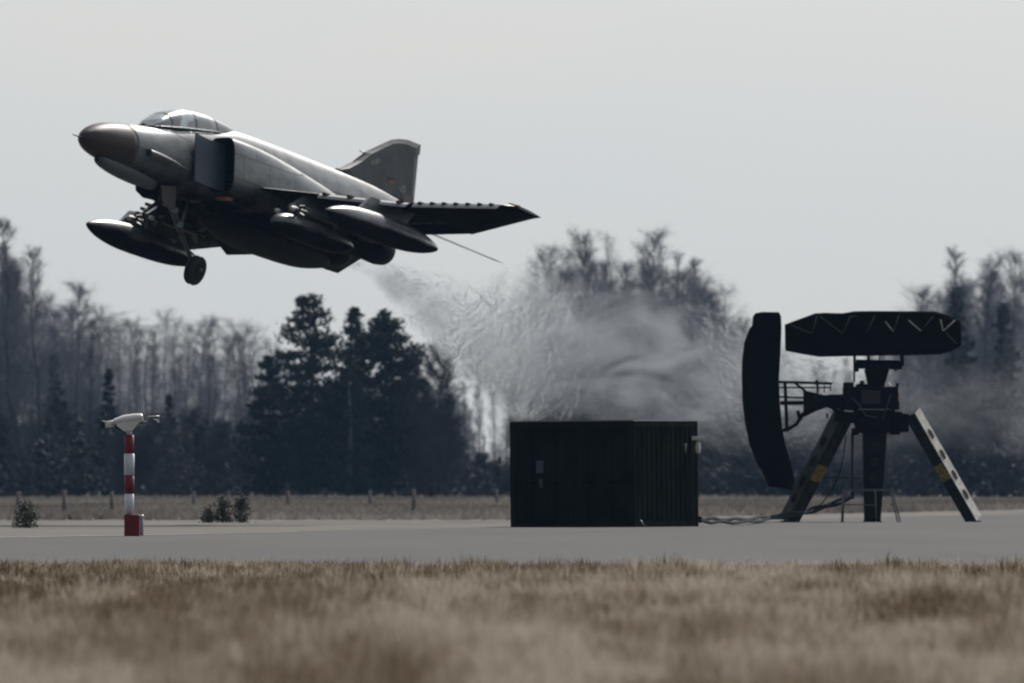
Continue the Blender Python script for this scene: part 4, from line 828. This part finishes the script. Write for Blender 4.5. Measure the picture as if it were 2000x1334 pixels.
for px, py, a_ in ((1708,872,.16),(1706,902,.12),(1704,934,.1)):
    b = MB(); b.tube([Q(px, py, -.86-(py-820)/200*.9+.15), Q(px, py+1, -.80-(py-820)/200*.9+.15)], [.13,.12], 14); b.build('hole_rim', legb, rad_o)
b = MB(); b.tube([Q(1665,845,-.1), Q(1665,975,-.1)], .045, 8); b.beam(Q(1610,933,.1), Q(1682,934,-.3), .05, .05); b.build('drain_pipe', mat('pipe_grey', (.03,.036,.045), .5), rad_o)
b = MB(); b.tube([Q(1652,850,-.2), Q(1648,885,-.2), Q(1640,925,-.2), Q(1622,962,-.1), Q(1603,985,0), Q(1590,995,0)], .018, 6); b.build('thin_cable', hm_, rad_o)
# step stool at the foot
st = empty('step_frame', Q(1692,1021.5,-1.55)+rad_o.location, 'thin grey tubular step frame standing round the middle leg of the radar', 'step frame')
sm2 = mat('step_tube_grey', (.10,.11,.12), .45)
def SQ(px, py, dy=0): return Vector(((px-1692)/kr, dy, (1021.5-py)/kr))
b = MB(); b.beam(SQ(1643,957), SQ(1741,957), .06, .05); b.beam(SQ(1643,957,.5), SQ(1741,957,.5), .06, .05); b.build('top_rail', sm2, st)
for p, q in (((1645,957,0),(1641,1021,-.1)), ((1739,952,0),(1756,1021,-.1)), ((1647,957,.5),(1645,1021,.6)), ((1737,957,.5),(1752,1021,.6)), ((1707,957,-.02),(1709,1021,-.05))):
    b = MB(); b.tube([SQ(*p), SQ(*q)], .022, 6); b.build('leg', sm2, st)
b = MB(); b.tube([SQ(1735,985), SQ(1746,986)], .018, 6); b.tube([SQ(1645,985), SQ(1708,987)], .018, 6); b.build('rung', sm2, st)
# supply cable from the container to the radar
cab = MB()
pc = [W(1366,1018,DC+2), W(1400,1019.5,DC+6), W(1450,1019.5,DC+14), W(1500,1014,DR-8), W(1560,1005,DR-2), W(1610,992,DR-1), W(1662,974,DR-.2)]
pc = [Vector((p.x, p.y, max(p.z, .05))) for p in pc]
cpt = []
for i in range(len(pc)-1):
    for k in range(6):
        u = k/6; q0, q1, q2, q3 = pc[max(i-1,0)], pc[i], pc[i+1], pc[min(i+2,len(pc)-1)]
        cpt.append(.5*((2*q1)+(q2-q0)*u+(2*q0-5*q1+4*q2-q3)*u*u+(3*q1-q0-3*q2+q3)*u**3))
cpt.append(pc[-1])
for off in (Vector((0,0,0)), Vector((0,.09,.07))):
    cab.tube([p+off+Vector((0, .05*math.sin(i*.7+off.y*9), .022*math.sin(i*1.1+off.y*30))) for i, p in enumerate(cpt)], .045, 7)
o = cab.build('supply_cable', mat('cable_rubber', (.02,.024,.03), .95, spec=.1)); tag(o, 'thick dark supply cable running from the container to the radar tripod', 'cable')

# ------------------------------------------------------------------ visibility sensor on a striped pole
DP = Dg(1050); kp = F/DP
sen = empty('visibility_sensor', (tx(253, DP), DP, 0), 'white weather sensor head on a red and white striped pole', 'sensor')
def PQ(px, py, dy=0): return Vector(((px-253)/kp, dy, (1050-py)/kp))
redp = mat('pole_red', (.15, .006, .013), .6, scale=9, col2=(.21, .014, .020), pos=(.4,.7)); whp = mat('pole_white', (.62, .65, .72), .5, scale=6); alu = mat('housing_white', (.70, .70, .71), .22); 
for (y0, y1, m, w_) in ((849.5,886,redp,9.2),(886,928,whp,10.2),(928,964,redp,9.6),(964,1006,whp,9.2)):
    b = MB(); b.tube([PQ(252.5,y1), PQ(252.5,y0)], w_/kp, 20); o = b.build('pole_band', m, sen)
b = MB(); b.box(PQ(258,1027.5,0), (30/kp,.34,45/kp)); b.build('base_box', redp, sen, bevel=.02)
b = MB(); b.box(PQ(258,1051.5,0), (36/kp,.42,.05)); b.build('base_plate', mat('concrete_pad', (.2,.18,.17), .9), sen)
b = MB(); b.tube([PQ(277,1046,.02), PQ(277,1011,.02), PQ(277,1006,.02)], [.035,.035,.03], 12); b.build('side_tube', whp, sen); b = MB(); b.tube([PQ(277,1012,.02), PQ(276.5,1008,.02), PQ(276.5,1005,.02)], [.05,.055,.03], 12); b.build('tube_cap', alu, sen)
b = MB(); b.prism([(222,822),(240,816),(272,813),(278,814),(276,822),(264,834),(258,843),(243,843),(229,833)], -.16, .16, lambda u, v, a: PQ(u, v, a)); b.build('housing', alu, sen, bevel=.03)
b = MB(); b.loft([[PQ(px_, py_)+Vector((0, .19*math.cos(a), h_/kp*math.sin(a))) for a in [2*math.pi*k/24 for k in range(24)]] for px_, py_, h_ in ((220,824,3),(223,823.5,6),(240,819.5,8.5),(262,817,9.5),(276,816,9),(279.5,816,6))], 0, True, True); b.build('hood', alu, sen)
b = MB(); b.tube([PQ(224,827), PQ(203,829.5)], [.068,.068], 16); b.build('lens_tube', alu, sen); b = MB(); b.tube([PQ(205,829), PQ(196.5,829.5)], [.078,.08], 16); b.build('lens_hood', black_m, sen)
b = MB(); b.prism([(224,828),(232,832),(246,842),(240,843),(226,836)], -.1, .1, lambda u, v, a: PQ(u, v, a)); b.build('under_shade', black_m, sen)
gr_ = mat('arm_grey', (.16,.17,.18), .4)
b = MB(); b.tube([PQ(270,826), PQ(290,824.5)], .025, 8); b.tube([PQ(258,841), PQ(276,835), PQ(284,828)], .02, 8); b.tube([PQ(286,826), PQ(292,815), PQ(311,814)], .022, 8); b.tube([PQ(294,815.5), PQ(303,821), PQ(309,822)], .018, 8); b.tube([PQ(311,813), PQ(309,822)], .02, 8); b.build('sensor_arm', gr_, sen)
b = MB(); b.tube([PQ(306,822.5), PQ(311,822.5)], .035, 10); b.tube([PQ(289,814), PQ(312,813.5)], .02, 8); b.build('receiver_head', alu, sen)
b = MB(); b.tube([PQ(277,812), PQ(282,811)], .035, 10); b.build('housing_end', black_m, sen)
b = MB(); b.tube([PQ(252.5,851), PQ(252.5,841)], [.05,.06], 16); b.build('neck', alu, sen)

# ------------------------------------------------------------------ exhaust smoke
def plume():
    st_ = [(668,512,446,8,.5),(720,530,449,26,.9),(790,575,453,62,1.6),(870,620,457,98,2.2),(960,668,462,140,2.8),(1080,690,468,185,3.2),(1200,710,474,200,3.4),(1330,735,480,190,3.4),(1460,765,486,165,3.2),(1600,790,492,150,3.0),(1780,800,500,140,2.8),(2080,800,512,130,2.6)]
    b = MB(); rings = []; n = 28; rr = np.random.default_rng(5)
    axis_ = [(W(a_, b_, c_).x, W(a_, b_, c_).z, d_*c_/F) for a_, b_, c_, d_, e_ in st_]
    t = smooth_table([(i,)+s_ for i, s_ in enumerate(st_)], 4)
    for i, row in enumerate(t):
        _, px, py, D_, rp_, rd = row; c = W(px, py, D_); k = F/D_
        rings.append([c+Vector((0, rd*math.cos(a)*(1+.03*rr.normal()*min(1,i/8)), max(-c.z+.1, rp_/k*math.sin(a)*(1+.03*rr.normal()*min(1,i/8))))) for a in [2*math.pi*q/n for q in range(n)]])
    b.loft(rings, 0, True, True)
    m = bpy.data.materials.new('exhaust_smoke'); m.use_nodes = True; nn = m.node_tree; nn.nodes.clear(); l = nn.links.new
    o = nn.nodes.new('ShaderNodeOutputMaterial'); pv = nn.nodes.new('ShaderNodeVolumePrincipled'); pv.inputs['Color'].default_value = (.62,.65,.71,1); pv.inputs['Anisotropy'].default_value = .1
    tc_ = nn.nodes.new('ShaderNodeTexCoord'); mp_ = nn.nodes.new('ShaderNodeMapping'); mp_.inputs['Scale'].default_value = (.55,.25,1.0); mp_.inputs['Rotation'].default_value = (0, R(35), 0)
    n1 = nn.nodes.new('ShaderNodeTexNoise'); n1.inputs['Scale'].default_value = .9; n1.inputs['Detail'].default_value = 6; n1.inputs['Roughness'].default_value = .62; n1.inputs['Distortion'].default_value = 1.2
    rr_ = nn.nodes.new('ShaderNodeMapRange'); rr_.inputs['From Min'].default_value = .42; rr_.inputs['From Max'].default_value = .62; rr_.inputs['To Min'].default_value = .02; rr_.inputs['To Max'].default_value = .225
    l(tc_.outputs['Object'], mp_.inputs[0]); l(mp_.outputs[0], n1.inputs['Vector']); l(n1.outputs['Fac'], rr_.inputs[0]); sx_ = nn.nodes.new('ShaderNodeSeparateXYZ'); l(tc_.outputs['Object'], sx_.inputs[0]); fx_ = nn.nodes.new('ShaderNodeMapRange'); fx_.inputs['From Min'].default_value = 3.5; fx_.inputs['From Max'].default_value = 9.5; fx_.inputs['To Min'].default_value = 1; fx_.inputs['To Max'].default_value = .16; l(sx_.outputs[0], fx_.inputs[0])
    fy_ = nn.nodes.new('ShaderNodeMapRange'); fy_.inputs['From Min'].default_value = -4.6; fy_.inputs['From Max'].default_value = 1; fy_.inputs['To Min'].default_value = 3.6; fy_.inputs['To Max'].default_value = 1; l(sx_.outputs[0], fy_.inputs[0])
    fz_ = nn.nodes.new('ShaderNodeMath'); fz_.operation = 'MULTIPLY'; l(rr_.outputs[0], fz_.inputs[0]); l(fy_.outputs[0], fz_.inputs[1])
    fm_ = nn.nodes.new('ShaderNodeMath'); fm_.operation = 'MULTIPLY'; l(fz_.outputs[0], fm_.inputs[0]); l(fx_.outputs[0], fm_.inputs[1])
    # density fades from the axis of the trail to its edge
    X0, X1 = min(c[0] for c in axis_), max(c[0] for c in axis_)
    ux_ = nn.nodes.new('ShaderNodeMapRange'); ux_.inputs['From Min'].default_value = X0; ux_.inputs['From Max'].default_value = X1; l(sx_.outputs[0], ux_.inputs[0])
    def curve(vals, top):
        c_ = nn.nodes.new('ShaderNodeFloatCurve'); cu = c_.mapping.curves[0]
        cu.points[0].location = (0, vals[0]/top); cu.points[1].location = (1, vals[-1]/top)
        for (x_, _, _), v_ in list(zip(axis_, vals))[1:-1]: cu.points.new((x_-X0)/(X1-X0), v_/top)
        c_.mapping.update(); l(ux_.outputs[0], c_.inputs['Value']); m_ = nn.nodes.new('ShaderNodeMath'); m_.operation = 'MULTIPLY'; m_.inputs[1].default_value = top; l(c_.outputs[0], m_.inputs[0]); return m_
    cz_ = curve([c[1] for c in axis_], 12.0); cr_ = curve([c[2] for c in axis_], 12.0)
    d1 = nn.nodes.new('ShaderNodeMath'); d1.operation = 'SUBTRACT'; l(sx_.outputs[2], d1.inputs[0]); l(cz_.outputs[0], d1.inputs[1])
    d2 = nn.nodes.new('ShaderNodeMath'); d2.operation = 'DIVIDE'; l(d1.outputs[0], d2.inputs[0]); l(cr_.outputs[0], d2.inputs[1])
    d3 = nn.nodes.new('ShaderNodeMath'); d3.operation = 'ABSOLUTE'; l(d2.outputs[0], d3.inputs[0])
    # wobble the edge with noise
    d4 = nn.nodes.new('ShaderNodeMath'); d4.operation = 'MULTIPLY_ADD'; d4.inputs[1].default_value = -.9; l(n1.outputs['Fac'], d4.inputs[0]); l(d3.outputs[0], d4.inputs[2])
    fo = nn.nodes.new('ShaderNodeMapRange'); fo.interpolation_type = 'SMOOTHSTEP'; fo.inputs['From Min'].default_value = .38; fo.inputs['From Max'].default_value = -.35; fo.inputs['To Min'].default_value = 0; fo.inputs['To Max'].default_value = 1.25; l(d4.outputs[0], fo.inputs[0])
    fq = nn.nodes.new('ShaderNodeMath'); fq.operation = 'MULTIPLY'; l(fm_.outputs[0], fq.inputs[0]); l(fo.outputs[0], fq.inputs[1]); l(fq.outputs[0], pv.inputs['Density']); l(pv.outputs[0], o.inputs['Volume'])
    # hot gas bends the view: a weak refraction with a turbulent surface
    rf = nn.nodes.new('ShaderNodeBsdfRefraction'); rf.inputs['IOR'].default_value = 1.0012; rf.inputs['Roughness'].default_value = 0
    tp = nn.nodes.new('ShaderNodeBsdfTransparent'); mi_ = nn.nodes.new('ShaderNodeMixShader'); lm_ = nn.nodes.new('ShaderNodeMapRange'); lm_.interpolation_type = 'SMOOTHSTEP'; lm_.inputs['From Min'].default_value = .50; lm_.inputs['From Max'].default_value = -.05; lm_.inputs['To Min'].default_value = 0; lm_.inputs['To Max'].default_value = .7; l(d4.outputs[0], lm_.inputs[0])
    lf_ = nn.nodes.new('ShaderNodeMapRange'); lf_.inputs['From Min'].default_value = 5; lf_.inputs['From Max'].default_value = 12; lf_.inputs['To Min'].default_value = 1; lf_.inputs['To Max'].default_value = .2; l(sx_.outputs[0], lf_.inputs[0])
    lq_ = nn.nodes.new('ShaderNodeMath'); lq_.operation = 'MULTIPLY'; l(lm_.outputs[0], lq_.inputs[0]); l(lf_.outputs[0], lq_.inputs[1]); l(lq_.outputs[0], mi_.inputs[0])
    n3 = nn.nodes.new('ShaderNodeTexNoise'); n3.inputs['Scale'].default_value = 2; n3.inputs['Detail'].default_value = 4; n3.inputs['Distortion'].default_value = 1.5
    bp_ = nn.nodes.new('ShaderNodeBump'); bp_.inputs['Strength'].default_value = 1; bp_.inputs['Distance'].default_value = .3
    l(mp_.outputs[0], n3.inputs['Vector']); l(n3.outputs['Fac'], bp_.inputs['Height']); l(bp_.outputs[0], rf.inputs['Normal'])
    l(tp.outputs[0], mi_.inputs[1]); l(rf.outputs[0], mi_.inputs[2]); l(mi_.outputs[0], o.inputs['Surface'])
    ob = b.build('exhaust_smoke', m); tag(ob, 'pale swirling exhaust smoke trailing from the jet across the wood', 'smoke', kind='stuff')
plume()

# ------------------------------------------------------------------ haze
b = MB(); b.box((0, 1200, 24), (5000, 2700, 50)); hz = b.build('haze', bpy.data.materials.new('haze_air')); hm0 = hz.data.materials[0]; hm0.use_nodes = True; n = hm0.node_tree; n.nodes.clear()
o = n.nodes.new('ShaderNodeOutputMaterial'); pv = n.nodes.new('ShaderNodeVolumePrincipled'); pv.inputs['Color'].default_value = (.35,.62,1.0,1); pv.inputs['Density'].default_value = .000036; n.links.new(pv.outputs[0], o.inputs['Volume'])
tag(hz, 'thin blue grey air haze over the airfield', 'haze', kind='stuff')
